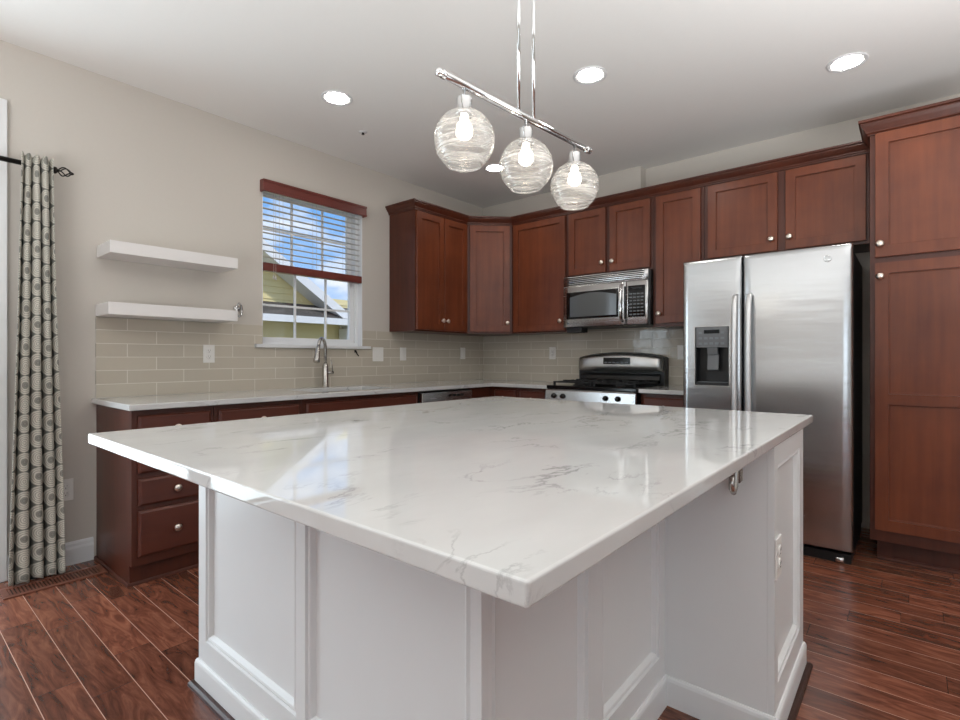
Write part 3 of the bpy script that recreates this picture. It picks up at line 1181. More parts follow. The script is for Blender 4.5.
for i, j in cells:
    b.faces.new((gv(i, j, 1), gv(i + 1, j, 1), gv(i + 1, j + 1, 1), gv(i, j + 1, 1)))
    b.faces.new((gv(i, j, 0), gv(i, j + 1, 0), gv(i + 1, j + 1, 0), gv(i + 1, j, 0)))
    for di, dj, p, q in ((-1, 0, (i, j + 1), (i, j)), (1, 0, (i + 1, j), (i + 1, j + 1)), (0, -1, (i, j), (i + 1, j)), (0, 1, (i + 1, j + 1), (i, j + 1))):
        if (i + di, j + dj) not in cells:
            b.faces.new((gv(*p, 0), gv(*q, 0), gv(*q, 1), gv(*p, 1)))
bmesh.ops.recalc_face_normals(b, faces=b.faces[:])
ed = [e for e in b.edges if e.calc_face_angle(0) > 1.0]
bmesh.ops.bevel(b, geom=ed, offset=0.004, segments=2, affect='EDGES', profile=0.5)
mb.merge(b)
mb.top('kitchen_worktop', QUARTZ, 'white veined quartz worktop in an L under the window and beside the range', 'countertop', base=(-1.7, -0.3, ZC - CT))
MB().box(-OV, -0.0005, -2.392, -2.019, ZC - CT, ZC, 0.004).top('kitchen_worktop', QUARTZ, 'short white quartz worktop between the range and the refrigerator', 'countertop', base=(-0.3, -2.2, ZC - CT))

# sink
t = thing('kitchen_sink', 'undermount stainless sink in the counter below the window', 'sink', ((SX0 + SX1) / 2, (SY0 + SY1) / 2, ZC - CT - 0.19))
hx, hy = (SX1 - SX0) / 2 + 0.008, (SY1 - SY0) / 2 + 0.008
mb = MB()
b = bmesh.new()
R = []
for ix, z in ((0.02, 0.1895), (0.0, 0.1895), (-0.012, 0.02), (-0.04, 0.004), (-0.04, 0.0)):
    pass
R = []
for d, z in ((0.018, 0.188), (-0.001, 0.188), (-0.012, 0.03), (-0.03, 0.006)):
    R.append([b.verts.new(c) for c in ((-hx - d, -hy - d, z), (hx + d, -hy - d, z), (hx + d, hy + d, z), (-hx - d, hy + d, z))])
for A, B in zip(R[:-1], R[1:]):
    for i in range(4):
        b.faces.new((A[i], A[(i + 1) % 4], B[(i + 1) % 4], B[i]))
b.faces.new(R[-1])
mb.merge(b)
mb.build('basin', STEEL, t)
MB().lathe([(0.045, 0.0065), (0.045, 0.009), (0.035, 0.008), (0, 0.007)], 'z', (0, 0.04, 0), 20).build('drain', FAUCETM, t)
# faucet
t = thing('kitchen_faucet', 'brushed steel pull-down gooseneck faucet in front of the window', 'faucet', (-2.012, -0.085, ZC))
MB().lathe([(0.030, 0.0), (0.030, 0.006), (0.024, 0.010), (0.023, 0.16), (0.019, 0.178), (0.013, 0.19)], 'z', (0, 0, 0), 24).build('faucet_body', FAUCETM, t)
arc = [(0, 0, 0.18), (0, 0, 0.288)]
AR = 0.072
dirv = Vector((-0.80, -0.60, 0)).normalized()
for k in range(1, 13):
    a = PI * k / 12 * 0.93
    p = dirv * (AR - AR * math.cos(a))
    arc.append((p.x, p.y, 0.303 + AR * math.sin(a)))
sp = MB().tube(arc, 0.0125, 14).build('spout', FAUCETM, t)
e = Vector(arc[-1])
d = (Vector(arc[-1]) - Vector(arc[-2])).normalized()
MB().tube([e - d * 0.005, e + d * 0.03, e + d * 0.06, e + d * 0.115, e + d * 0.13], [0.0125, 0.016, 0.0175, 0.024, 0.022], 16).build('spray_head', FAUCETM, sp)
hd = MB().tube([(0.02, 0, 0.115), (0.066, -0.008, 0.115)], 0.011, 12)
hd.tube([(0.058, -0.008, 0.12), (0.056, -0.006, 0.17), (0.050, 0.0, 0.215)], [0.005, 0.0045, 0.004], 10)
hd.build('lever_handle', FAUCETM, t)

# backsplash
mb = MB()
TZ1 = 1.3695
for (a, c, z0, z1) in ((-3.455, WX0 - 0.06, ZC, TZ1), (WX0 - 0.06, WX1 + 0.075, ZC, WZ0 - 0.024), (WX1 + 0.075, -0.0095, ZC, TZ1), ):
    mb.box(a, c, -0.009, -0.0008, z0 + 0.0006, z1)
mb.box(WX0 - 0.06, WX0 - 0.0005, -0.009, -0.0008, WZ0 + 0.004, TZ1)
mb.box(WX1 + 0.0005, WX1 + 0.075, -0.009, -0.0008, WZ0 + 0.004, TZ1)
mb.top('tile_backsplash', TILE_B, 'greige glass subway tile backsplash on the window wall', 'backsplash')
mb = MB()
mb.box(-0.009, -0.0008, -0.001, -1.2365, ZC + 0.0006, TZ1 - 0.001)
mb.box(-0.009, -0.0008, -1.2365, -2.0055, ZC + 0.0006, 1.398)
mb.box(-0.009, -0.0008, -2.0055, -2.392, ZC + 0.0006, TZ1 - 0.001)
mb.top('tile_backsplash', TILE_R, 'greige glass subway tile backsplash behind the range', 'backsplash')

# switch and outlet plates -------------------------------------------------


def wall_plate(label, loc, rz, w=0.072, h=0.118, kind='outlet', group='wall plates'):
    t = thing('power_outlet' if kind == 'outlet' else 'light_switch', label, 'outlet' if kind == 'outlet' else 'switch', loc, rz, group)
    p = MB().box(-w / 2, w / 2, -0.006, -0.0003, -h / 2, h / 2, 0.002).build('cover_plate', PLATE, t)
    n = max(1, round(w / 0.06) if kind == 'switch' else 1)
    if kind == 'outlet':
        for s in (-1, 1):
            r = MB().lathe([(0.017, 0), (0.017, 0.002), (0.015, 0.003), (0, 0.003)], '-y', (0, -0.0061, s * 0.0195), 20).build('receptacle', PLATE, t)
            sl = MB()
            sl.box(-0.007, -0.0055, -0.0098, -0.0092, s * 0.0195 - 0.001, s * 0.0195 + 0.008)
            sl.box(0.0055, 0.007, -0.0098, -0.0092, s * 0.0195 - 0.001, s * 0.0195 + 0.008)
            sl.lathe([(0.0025, 0), (0.0025, 0.0006)], '-y', (0, -0.0092, s * 0.0195 - 0.008), 10)
            sl.build('slots', SLOT, r)
    else:
        for i in range(n):
            x = (i - (n - 1) / 2) * 0.046
            MB().box(x - 0.016, x + 0.016, -0.0095, -0.0061, -0.033, 0.033, 0.0012, 1).build('rocker', PLATE, t)
    return t


TY = -0.0092
wall_plate('white outlet in the tile below the floating shelves', (-2.843, TY, 1.166), 0, kind='outlet')
wall_plate('wide white double switch plate just right of the window sill', (-1.440, TY, 1.170), 0, 0.116, 0.122, 'switch')
wall_plate('single white switch plate right of the double plate on the window wall', (-1.152, TY, 1.174), 0, kind='switch')
wall_plate('single white plate nearest the room corner on the window wall', (-0.337, TY, 1.186), 0, kind='switch')
wall_plate('white outlet on the range wall tile left of the range', (TY, -0.888, 1.185), RZ, kind='outlet')
wall_plate('white plate on the tile beside the refrigerator', (TY, -2.120, 1.185), RZ, kind='switch')
wall_plate('white outlet low on the painted wall beside the curtain', (-3.592, -0.0005, 0.415), 0, kind='outlet')

# floating shelves ----------------------------------------------------------
MB().box(-3.450, -2.764, -0.252, -0.0005, 1.708, 1.775, 0.002).top('floating_shelf', SHELFW, 'upper of the two white floating shelves left of the window', 'shelf', 'floating shelves', base=(-3.107, -0.126, 1.708))
MB().box(-3.458, -2.764, -0.252, -0.0095, 1.374, 1.441, 0.002).top('floating_shelf', SHELFW, 'lower white floating shelf resting at the top of the tile', 'shelf', 'floating shelves', base=(-3.107, -0.126, 1.374))
# towel ring
t = thing('towel_ring', 'small chrome ring on the wall at the right end of the lower shelf', 'towel ring', (-2.655, -0.0005, 1.466))
MB().lathe([(0.022, 0), (0.022, 0.004), (0.012, 0.008), (0.008, 0.012), (0.008, 0.03), (0, 0.031)], '-y', (0, 0, 0.012), 20).build('wall_mount', CHROME, t)
MB().tube([(0.042 * math.cos(a) * 0.766, -0.036 + 0.042 * math.cos(a) * 0.643, 0.046 * math.sin(a)) for a in [2 * PI * k / 32 for k in range(32)]], 0.006, 10, closed=True).build('ring', CHROME, t)
# small dark hook under the sill
t = MB()
t.tube([(0, -0.004, 0.012), (0.002, -0.018, 0.0), (0.004, -0.02, -0.015), (0.010, -0.026, -0.024), (0.014, -0.03, -0.034)], 0.005, 8)
t.box(-0.008, 0.008, -0.006, -0.0003, -0.004, 0.018, 0.001, 1)
o = t.build('cord_cleat', BRONZE)
o.location = (-1.678, TY, 1.187)
tag(o, 'small dark metal hook on the tile under the right end of the window sill', 'hook')

# window blind ---------------------------------------------------------------
t = thing('window_blind', 'mahogany wooden blind half raised in the kitchen window', 'blind', (WX0, 0.0, WZ1))
mb = MB()
VX = -0.016
mb.box(VX, W + 0.008, -0.050, -0.036, -0.082, 0.002, 0.003)
mb.box(VX, W + 0.008, -0.055, -0.0495, -0.016, 0.002, 0.002)
mb.box(VX, W + 0.008, -0.055, -0.0495, -0.082, -0.066, 0.002)
mb.box(VX, VX + 0.01, -0.036, -0.001, -0.082, 0.002)
mb.box(W - 0.002, W + 0.008, -0.036, -0.001, -0.082, 0.002)
mb.build('valance', MAHOG, t)
MB().box(0.012, W - 0.012, 0.002, 0.048, -0.060, -0.014).build('head_rail', VINYL, t)
ZR = 1.817 - WZ1
nz = 11
for k in range(nz):
    z = -0.098 + (ZR + 0.052 + 0.098) * k / (nz - 1)
    MB().box(0.010, W - 0.010, 0.007, 0.043, z - 0.0014, z + 0.0014, 0.001, 1).build('slat', SLATM, t)
MB().box(0.008, W - 0.0075, -0.006, 0.050, ZR - 0.050, ZR + 0.008, 0.004).build('bottom_rail', MAHOG, t)
for fx in (0.16, 0.44, 0.72):
    mb = MB()
    for yy in (-0.0015, 0.0515):
        mb.tube([(fx, yy, -0.055), (fx, yy, ZR + 0.014)], 0.0012, 6)
    mb.build('ladder_cord', SLATM, t)
cd = MB()
for dx in (0.0, 0.016):
    cd.tube([(0.085 + dx, -0.006, -0.06), (0.085 + dx, -0.006, ZR - 0.075 - dx * .3)], 0.0013, 6)
    cd.lathe([(0.002, 0.03), (0.006, 0.012), (0.007, 0.0), (0, -0.001)], 'z', (0.085 + dx, -0.006, ZR - 0.105 - dx * .3), 10)
cd.build('pull_cord', SLATM, t)

# curtain, rod ----------------------------------------------------------------
t = thing('curtain_rod', 'black curtain rod with a twisted cage finial', 'curtain rod', (-3.66, -0.10, 2.127))
MB().tube([(-2.30, 0, 0), (0.0, 0, 0)], 0.0125, 14).build('rod', BRONZE, t)
fin = MB()
fin.lathe([(0.0125, -0.002), (0.018, 0.002), (0.018, 0.010), (0.010, 0.016), (0.008, 0.022)], 'x', (0, 0, 0), 16)
for k in range(4):
    pts = []
    for i in range(13):
        s = i / 12
        a = 2 * PI * k / 4 + s * 1.8
        rr = 0.006 + 0.020 * math.sin(PI * s)
        pts.append((0.020 + 0.052 * s, rr * math.cos(a), rr * math.sin(a)))
    fin.tube(pts, 0.0032, 8)
fin.lathe([(0.007, 0.0), (0.009, 0.006), (0.005, 0.014), (0, 0.017)], 'x', (0.070, 0, 0), 12)
fin.build('finial', BRONZE, t)
for bx in (-2.22, -0.035):
    br = MB()
    br.tube([(bx, 0.099, 0), (bx, 0.0, -0.012)], 0.006, 8)
    br.lathe([(0.022, 0), (0.022, 0.005), (0.008, 0.008)], '-y', (bx, 0.0995, 0), 14)
    br.build('wall_bracket', BRONZE, t)


def curtain():
    me = bpy.data.meshes.new('curtain')
    nf, per = 4.0, 28
    nu = int(nf * per) + 1
    nv = 70
    vs, uvs, fs = [], [], []
    for j in range(nv):
        s = j / (nv - 1)                # 0 top, 1 bottom
        z = 2.168 + (0.012 - 2.168) * s
        xl = -3.793 + (-3.842 + 3.793) * s
        xr = -3.668 + (-3.628 + 3.668) * s
        for i in range(nu):
            q = i / (nu - 1) * nf
            ph = 2 * PI * q
            amp = 0.044 + 0.016 * s + 0.006 * math.sin(3 * q + 2 * s)
            t = i / (nu - 1)
            x = xl + (xr - xl) * (t + 0.012 * math.sin(ph)) + 0.006 * s * math.sin(5 * s + q)
            lobe = abs(math.cos(ph / 2 + 0.35 * math.sin(3 * s + q))) ** 0.62
            y = -0.112 - 0.012 * s + amp * (0.80 - 1.5 * lobe) + 0.006 * math.sin(4 * s + q * 1.7)
            if 2.095 < z < 2.16:
                y = min(y, -0.1150)
            zz = z + (0.010 * math.cos(ph) if j == nv - 1 else 0) + (0.006 * math.cos(ph) if j == 0 else 0)
            vs.append((x + 3.73, y + 0.11, zz))
            uvs.append((q * 0.096 + 0.048 + 0.0107 * math.sin(3 * s + q), z + 0.012 * math.sin(2.6 * math.floor(q + 0.5))))
    for j in range(nv - 1):
        for i in range(nu - 1):
            a = j * nu + i
            fs.append((a, a + 1, a + nu + 1, a + nu))
    me.from_pydata(vs, [], fs)
    uvl = me.uv_layers.new(name='UVMap')
    for p in me.polygons:
        p.use_smooth = True
        for li in p.loop_indices:
            uvl.data[li].uv = uvs[me.loops[li].vertex_index]
    me.materials.append(CURT)
    o = bpy.data.objects.new('curtain', me)
    COL.objects.link(o)
    o.location = (-3.73, -0.11, 0)
    so = o.modifiers.new('thickness', 'SOLIDIFY')
    so.thickness = 0.002
    tag(o, 'grey curtain panel patterned with cream circles, bunched on the black rod', 'curtain')


curtain()
# floor register ---------------------------------------------------------------
t = thing('floor_register', 'brown slotted floor vent under the curtain', 'floor vent', (-3.675, -0.215, 0.0))
mb = MB()
RW, RD = 0.205, 0.075
mb.box(-RW, RW, -RD, -RD + 0.026, 0.0003, 0.007, 0.0015, 1)
mb.box(-RW, RW, RD - 0.026, RD, 0.0003, 0.007, 0.0015, 1)
mb.box(-RW, -RW + 0.026, -RD + 0.026, RD - 0.026, 0.0003, 0.007)
mb.box(RW - 0.026, RW, -RD + 0.026, RD - 0.026, 0.0003, 0.007)
mb.build('frame', REG, t)
MB().box(-RW + 0.026, RW - 0.026, -RD + 0.026, RD - 0.026, 0.0003, 0.0012).build('vent_opening', DARKGAP, t)
ns = 26
for k in range(ns):
    x = -RW + 0.026 + (2 * RW - 0.052) * (k + 0.5) / ns
    MB().box(x - 0.0036, x + 0.0036, -RD + 0.024, RD - 0.024, 0.0014, 0.0055).build('slat', REG, t)

# ------------------------------------------------------------------ island
IX0, IX1, IY0, IY1 = -3.866, -1.868, -3.256, -1.650
ITH = 0.030
t = MB().box(IX0, IX1, IY0, IY1, ZC - ITH, ZC, 0.004, 3).top('island_worktop', QUARTZ, 'large white quartz island worktop with thin grey veins', 'countertop', base=((IX0 + IX1) / 2, (IY0 + IY1) / 2, ZC - ITH))
isl = thing('kitchen_island', 'white paneled kitchen island base under the large quartz top', 'island', (-2.9, -2.4, 0))
OX, OY = 2.9, 2.4
ZI = ZC - ITH - 0.0006
BX0, BYF, NX, EYF, BX1, BYB = -3.552, -2.934, -2.590, -3.252, -2.085, -1.655
core = [(BX0 + .018, BYF + .018), (NX - 0.0, BYF + .018), (NX, EYF + .018), (BX1 - .018, EYF + .018), (BX1 - .018, BYB - .018), (BX0 + .018, BYB - .018)]
MB().prism([(x + OX, y + OY) for x, y in core], 0.0, ZI).build('island_body', ISL, isl)


def isl_loops(st):
    return [(0, 0.0), (st, 0.0), (st + 0.003, 0.006), (st + 0.014, 0.003), (st + 0.022, 0.006), (st + 0.028, 0.0165)]


def isl_panel(p0, p1, rail_b=0.075, rail_t=0.06, st0=0.05, st1=0.05, z0=0.095):
    """framed panel on the vertical plane from p0 to p1 (viewer sees p0 on the left)"""
    P0, P1 = Vector((p0[0] + OX, p0[1] + OY, 0)), Vector((p1[0] + OX, p1[1] + OY, 0))
    w = (P1 - P0).length
    ang = math.atan2(P1.y - P0.y, P1.x - P0.x)
    M = Matrix.Translation(P0) @ Matrix.Rotation(ang, 4, 'Z')
    b = bmesh.new()
    R = []
    prof = [(0, 0.0), (1, 0.0), (1.003, 0.007), (1.012, 0.002), (1.018, 0.004), (1.026, 0.0165)]
    for q, y in prof:
        e = q - 1 if q else 0
        k = 1 if q else 0
        R.append([b.verts.new(c) for c in ((k * st0 + e * k, y, z0 + k * rail_b + e * k), (w - k * st1 - e * k, y, z0 + k * rail_b + e * k),
                                           (w - k * st1 - e * k, y, ZI - k * rail_t - e * k), (k * st0 + e * k, y, ZI - k * rail_t - e * k))])
    for A, B in zip(R[:-1], R[1:]):
        for i in range(4):
            b.faces.new((A[i], A[(i + 1) % 4], B[(i + 1) % 4], B[i]))
    b.faces.new(R[-1])
    bk = [b.verts.new(c) for c in ((0, 0.0175, z0), (w, 0.0175, z0), (w, 0.0175, ZI), (0, 0.0175, ZI))]
    for i in range(4):
        b.faces.new((R[0][i], R[0][(i + 1) % 4], bk[(i + 1) % 4], bk[i]))
    m = MB()
    m.merge(b, M)
    return m.build('panel', ISL, isl)


ym = -2.306
isl_panel((BX0, BYB), (BX0, ym), st0=0.055, st1=0.022)
isl_panel((BX0, ym), (BX0, BYF), st0=0.022, st1=0.028)
xm = -3.094
TK = 0.0177
isl_panel((BX0 + TK, BYF), (xm, BYF), st0=0.014, st1=0.038)
isl_panel((xm, BYF), (NX - 0.0125, BYF), st0=0.038, st1=0.052)
isl_panel((NX - 0.012, EYF), (BX1, EYF), st0=0.050, st1=0.075)
isl_panel((BX1, EYF + TK), (BX1, BYB), st0=0.05, st1=0.05)
isl_panel((BX1 - TK, BYB), (BX0 + TK, BYB), st0=0.05, st1=0.05)
# flat end panel facing the seats
MB().box(NX - 0.012 + OX, NX - 0.0005 + OX, EYF + OY + TK + .0003, BYF + OY + .02, 0.0, ZI).build('end_panel', ISL, isl)
foot = [(BX0, BYB), (BX1, BYB), (BX1, EYF), (NX - 0.012, EYF), (NX - 0.012, BYF), (BX0, BYF)]
foot = [(x + OX, y + OY) for x, y in foot]
IBASE = [(-0.001, 0.0), (0.010, 0.0), (0.010, 0.080), (0.008, 0.089), (0.004, 0.095), (-0.001, 0.095)]
# travel so that 'right' is outward
MB().sweep(foot, [(-o, z) for o, z in IBASE], closed=True).build('base_molding', ISL, isl)
SHP = [(0.0105, 0.0), (0.027, 0.0), (0.026, 0.010), (0.020, 0.017), (0.0105, 0.019)]
sh = MB()
sh.sweep([foot[1], foot[2], (foot[3][0] + 0.03, foot[2][1])], [(-o, z) for o, z in SHP])
sh.sweep([(foot[5][0] + 0.06, foot[5][1]), foot[5], foot[0], (foot[0][0] + 0.5, foot[0][1])], [(-o, z) for o, z in SHP])
sh.build('shoe_molding', SHOE, isl)
wall_plate('white outlet on the right-hand end face of the island', (-2.567, EYF - 0.0003, 0.551), 0, kind='outlet')
# purse hook under the island overhang
t = thing('purse_hook', 'small chrome hook under the island overhang', 'hook', (NX - 0.0125, -3.150, 0.77), RZ)
MB().prism([(0.018 * math.cos(a), 0.030 * math.sin(a) + 0.06) for a in [PI * k / 10 for k in range(11)]] + [(-0.018, 0.0), (-0.010, -0.01), (0.010, -0.01), (0.018, 0.0)], -0.003, -0.0003, 'xz').build('back_plate', FAUCETM, t)
MB().tube([(0, -0.003, 0.045), (0, -0.012, 0.02), (0, -0.02, -0.018), (0, -0.034, -0.032), (0, -0.05, -0.02), (0, -0.054, 0.02)], [0.011, 0.010, 0.010, 0.009, 0.009, 0.008], 12).build('hook_arm', FAUCETM, t)

# ------------------------------------------------------------------ range
RY = -1.237
t = thing('gas_range', 'stainless and black gas range with four knobs and a rounded backguard', 'range', (-0.655, RY, 0), RZ)
RWD = 0.777
mb = MB()
mb.box(0.003, RWD - 0.003, 0.0, 0.640, 0.06, 0.885)
mb.box(0.02, RWD - 0.02, 0.04, 0.60, 0.0, 0.06)
mb.build('oven_body', BLACK, t)
od = MB().box(0.006, RWD - 0.006, -0.035, -0.0005, 0.20, 0.775, 0.006).build('oven_door', STEEL, t)
MB().box(0.12, RWD - 0.12, -0.0375, -0.0355, 0.34, 0.63).build('oven_window', BLACKG, od)
MB().tube([(0.06, -0.035, 0.725), (0.06, -0.075, 0.725), (RWD - 0.06, -0.075, 0.725), (RWD - 0.06, -0.035, 0.725)], 0.011).build('door_handle', STEEL, od)
MB().box(0.006, RWD - 0.006, -0.030, -0.0005, 0.065, 0.193, 0.005).build('storage_drawer', STEEL, t)
cp = MB().prism([(-0.0005, 0.782), (-0.036, 0.782), (-0.028, 0.872), (-0.012, 0.884), (-0.0005, 0.884)], 0.003, RWD - 0.003, 'yz').build('control_panel', STEEL, t)
for kx in (0.085, 0.168, 0.540, 0.640):
    k = MB().lathe([(0.021, 0), (0.021, 0.004), (0.017, 0.006), (0.015, 0.024), (0.012, 0.026), (0, 0.026)], '-y', (kx, -0.034, 0.831), 20)
    k.box(kx - 0.004, kx + 0.004, -0.066, -0.058, 0.816, 0.846, 0.001, 1)
    k.build('knob', BLACKG, cp)
MB().box(0.0, RWD, -0.014, 0.640, 0.886, 0.914, 0.006).build('cooktop', BLACKG, t)
for gx in (0.03, 0.395):
    gw = 0.350
    g = MB()
    for yy in (0.05, 0.27, 0.49):
        g.box(gx, gx + gw, yy - 0.006, yy + 0.006, 0.934, 0.946, 0.002, 1)
    for xx in (gx + 0.006, gx + gw / 2, gx + gw - 0.006):
        g.box(xx - 0.006, xx + 0.006, 0.05, 0.49, 0.935, 0.945, 0.002, 1)
    for cx in (gx + gw * .25, gx + gw * .75):
        for cy in (0.16, 0.38):
            g.box(cx - 0.005, cx + 0.005, cy - 0.075, cy + 0.075, 0.942, 0.955, 0.002, 1)
            g.box(cx - 0.06, cx + 0.06, cy - 0.005, cy + 0.005, 0.942, 0.955, 0.002, 1)
    for xx in (gx + 0.008, gx + gw - 0.008):
        for yy in (0.052, 0.488):
            g.box(xx - 0.007, xx + 0.007, yy - 0.007, yy + 0.007, 0.9145, 0.937)
    g.build('grate', IRON, t)
for cx in (0.205, 0.57):
    for cy in (0.16, 0.38):
        MB().lathe([(0.05, 0.9145), (0.05, 0.918), (0.035, 0.920), (0.035, 0.928), (0.028, 0.932), (0, 0.932)], 'z', (cx, cy, 0), 20).build('burner', IRON, t)
# backguard
bgp = []
for k in range(15):
    s = k / 14
    bgp.append((0.012 + (RWD - 0.024) * s, 1.140 + 0.042 * math.sin(PI * s) ** 0.7))
MB().prism([(0.0, 0.90)] + [(0.0, 1.138)] + [(x, z + 0.006) for x, z in bgp] + [(RWD, 1.138), (RWD, 0.90)], 0.540, 0.641, 'xz').build('backguard', BLACK, t)
sb = bmesh.new()
# bulging stainless band
rows = []
for zfrac, yy in ((0.0, 0.542), (0.05, 0.514), (0.35, 0.506), (0.75, 0.510), (0.97, 0.520), (1.0, 0.542)):
    row = []
    for k in range(15):
        s = k / 14
        zb = 1.026 - 0.012 * math.sin(PI * s)
        zt = bgp[k][1]
        ed = 0.0 if 0 < k < 14 else 0.012
        row.append(sb.verts.new((0.009 + (RWD - 0.018) * s, yy + ed, zb + (zt - zb) * zfrac)))
    rows.append(row)
for A, B in zip(rows[:-1], rows[1:]):
    for k in range(14):
        f = sb.faces.new((A[k], A[k + 1], B[k + 1], B[k]))
        f.smooth = True
sb.faces.new([r[0] for r in rows] + [])
sb.faces.new([r[-1] for r in rows])
sm = MB()
sm.merge(sb)
band = sm.build('backguard_panel', SATIN, t)
dp = MB().box(0.255, 0.50, 0.5005, 0.5085, 1.085, 1.142, 0.003).build('display', BLACKG, band)
for k in range(6):
    MB().box(0.268 + 0.037 * k, 0.295 + 0.037 * k, 0.4992, 0.5003, 1.094, 1.104).build('button', BUTTON, dp)
MB().box(0.33, 0.425, 0.4992, 0.5003, 1.112, 1.132).build('clock_window', LEDM, dp)
MB().prism([(0.5395, 0.93), (0.514, 0.955), (0.520, 0.985), (0.5395, 1.005)], 0.03, RWD - 0.03, 'yz').build('vent_rail', BLACKG, t)

# ------------------------------------------------------------------ microwave
t = thing('microwave_oven', 'stainless over-the-range microwave with dark window and bowed handle', 'microwave', (-0.330, -1.240, 1.400), RZ)
MW, MH = 0.752, 0.434
MB().box(0.0, 0.764, -0.045, 0.325, 0.0, MH - 0.002, 0.003, 1).build('case', BLACK, t)
fr = MB()
n = 14


def mwf(x):
    return -0.068 - 0.014 * math.sin(PI * x / MW)


def curved_slab(x0, x1, z0, z1, back, proj=0.0, n=12, fn=mwf):
    b = bmesh.new()
    cols = []
    for k in range(n + 1):
        x = x0 + (x1 - x0) * k / n
        y = fn(x) - proj
        cols.append([b.verts.new(c) for c in ((x, back, z0), (x, y + 0.002, z0), (x, y, z0 + 0.003), (x, y, z1 - 0.003), (x, y + 0.002, z1), (x, back, z1))])
    for A, B in zip(cols[:-1], cols[1:]):
        for i in range(6):
            f = b.faces.new((A[i], A[(i + 1) % 6], B[(i + 1) % 6], B[i]))
            f.smooth = (i == 2)
    b.faces.new(cols[0])
    b.faces.new(cols[-1])
    return b


def slab(x0, x1, z0, z1, back, name, m, parent, proj=0.0, n=12, fn=mwf):
    s = MB()
    s.merge(curved_slab(x0, x1, z0, z1, back, proj, n, fn))
    return s.build(name, m, parent)


DXR = 0.575
door = slab(0.0, DXR - 0.001, 0.004, 0.347, -0.0455, 'door', STEEL, t)
ctl = slab(DXR + 0.001, MW, 0.004, 0.347, -0.0455, 'control_side', STEEL, t)
vent = slab(0.0, MW, 0.349, MH, -0.0455, 'vent_grille', STEEL, t, proj=-0.004)
for k in range(5):
    z = 0.359 + k * 0.0145
    slab(0.03, MW - 0.03, z, z + 0.0092, -0.0600, 'louver', BLACK, vent, proj=-0.0026)
slab(0.030, 0.512, 0.068, 0.300, -0.060, 'window_bezel', BLACKG, door, proj=0.0012)
# arched smoked window
wb = bmesh.new()
top, bot = [], []
for k in range(15):
    s = k / 14
    x = 0.066 + 0.43 * s
    top.append(wb.verts.new((x, mwf(x) - 0.0020, 0.255 + 0.030 * math.sin(PI * s))))
    bot.append(wb.verts.new((x, mwf(x) - 0.0020, 0.088)))
for k in range(14):
    wb.faces.new((bot[k], bot[k + 1], top[k + 1], top[k]))
ex = bmesh.ops.extrude_face_region(wb, geom=wb.faces[:])
bmesh.ops.translate(wb, verts=[v for v in ex['geom'] if isinstance(v, bmesh.types.BMVert)], vec=(0, 0.0006, 0))
wm = MB()
wm.merge(wb)
wm.build('window', SMOKE, door)
hx = 0.548
MB().tube([(hx, mwf(hx) + 0.002, 0.325), (hx, mwf(hx) - 0.028, 0.312), (hx, mwf(hx) - 0.040, 0.25), (hx, mwf(hx) - 0.043, 0.18), (hx, mwf(hx) - 0.040, 0.11), (hx, mwf(hx) - 0.028, 0.045), (hx, mwf(hx) + 0.002, 0.03)], [0.010, 0.012, 0.013, 0.013, 0.013, 0.012, 0.010], 12).build('handle', CHROME, door)
slab(0.560, 0.5735, 0.05, 0.31, -0.060, 'grip_recess', BLACK, door, proj=0.0012)
kp = slab(0.592, 0.730, 0.060, 0.312, -0.060, 'keypad', BLACKG, ctl, proj=0.0012)
slab(0.615, 0.708, 0.278, 0.300, -0.0625, 'clock_window', LEDM, kp, proj=0.0020, n=3)
for r_ in range(7):
    for c_ in range(4):
        x = 0.604 + c_ * 0.030
        z = 0.076 + r_ * 0.027
        slab(x, x + 0.022, z, z + 0.013, -0.0625, 'button', BUTTON, kp, proj=0.0020, n=2)
MB().lathe([(0.0115, 0), (0.0115, 0.0012), (0.0095, 0.0012), (0.0095, 0.0006), (0, 0.0006)], '-y', (0.045, mwf(0.045) - 0.0003, 0.034), 24).build('round_emblem', BUTTON, door)
MB().box(0.020, 0.165, -0.050, 0.06, -0.042, -0.0005, 0.003, 1).build('filter_cover', BLACK, t)

# ------------------------------------------------------------------ refrigerator
FXF = -0.790
t = thing('refrigerator', 'stainless side-by-side refrigerator with an ice and water dispenser', 'refrigerator', (FXF, -2.410, 0), RZ)
FW = 0.903
MB().box(0.004, FW - 0.004, 0.002, 0.745, 0.055, 1.742, 0.004).build('cabinet_shell', BLACK, t)
gr = MB()
gr.box(0.008, FW - 0.008, -0.028, 0.70, 0.0, 0.054, 0.003, 1)
gr.build('base_grille', BLACK, t)
cs = MB()
for cx in (0.06, FW - 0.06):
    cs.lathe([(0.012, -0.02), (0.018, -0.018), (0.018, 0.018), (0.012, 0.02)], 'x', (cx, -0.030, 0.020), 16)
cs.build('caster', CHROME, t)
DF = 0.360
DZ0, DZ1 = 0.078, 1.765


def frf(x):
    s = x / FW
    return -0.074 - 0.009 * (1 - (2 * s - 1) ** 2)


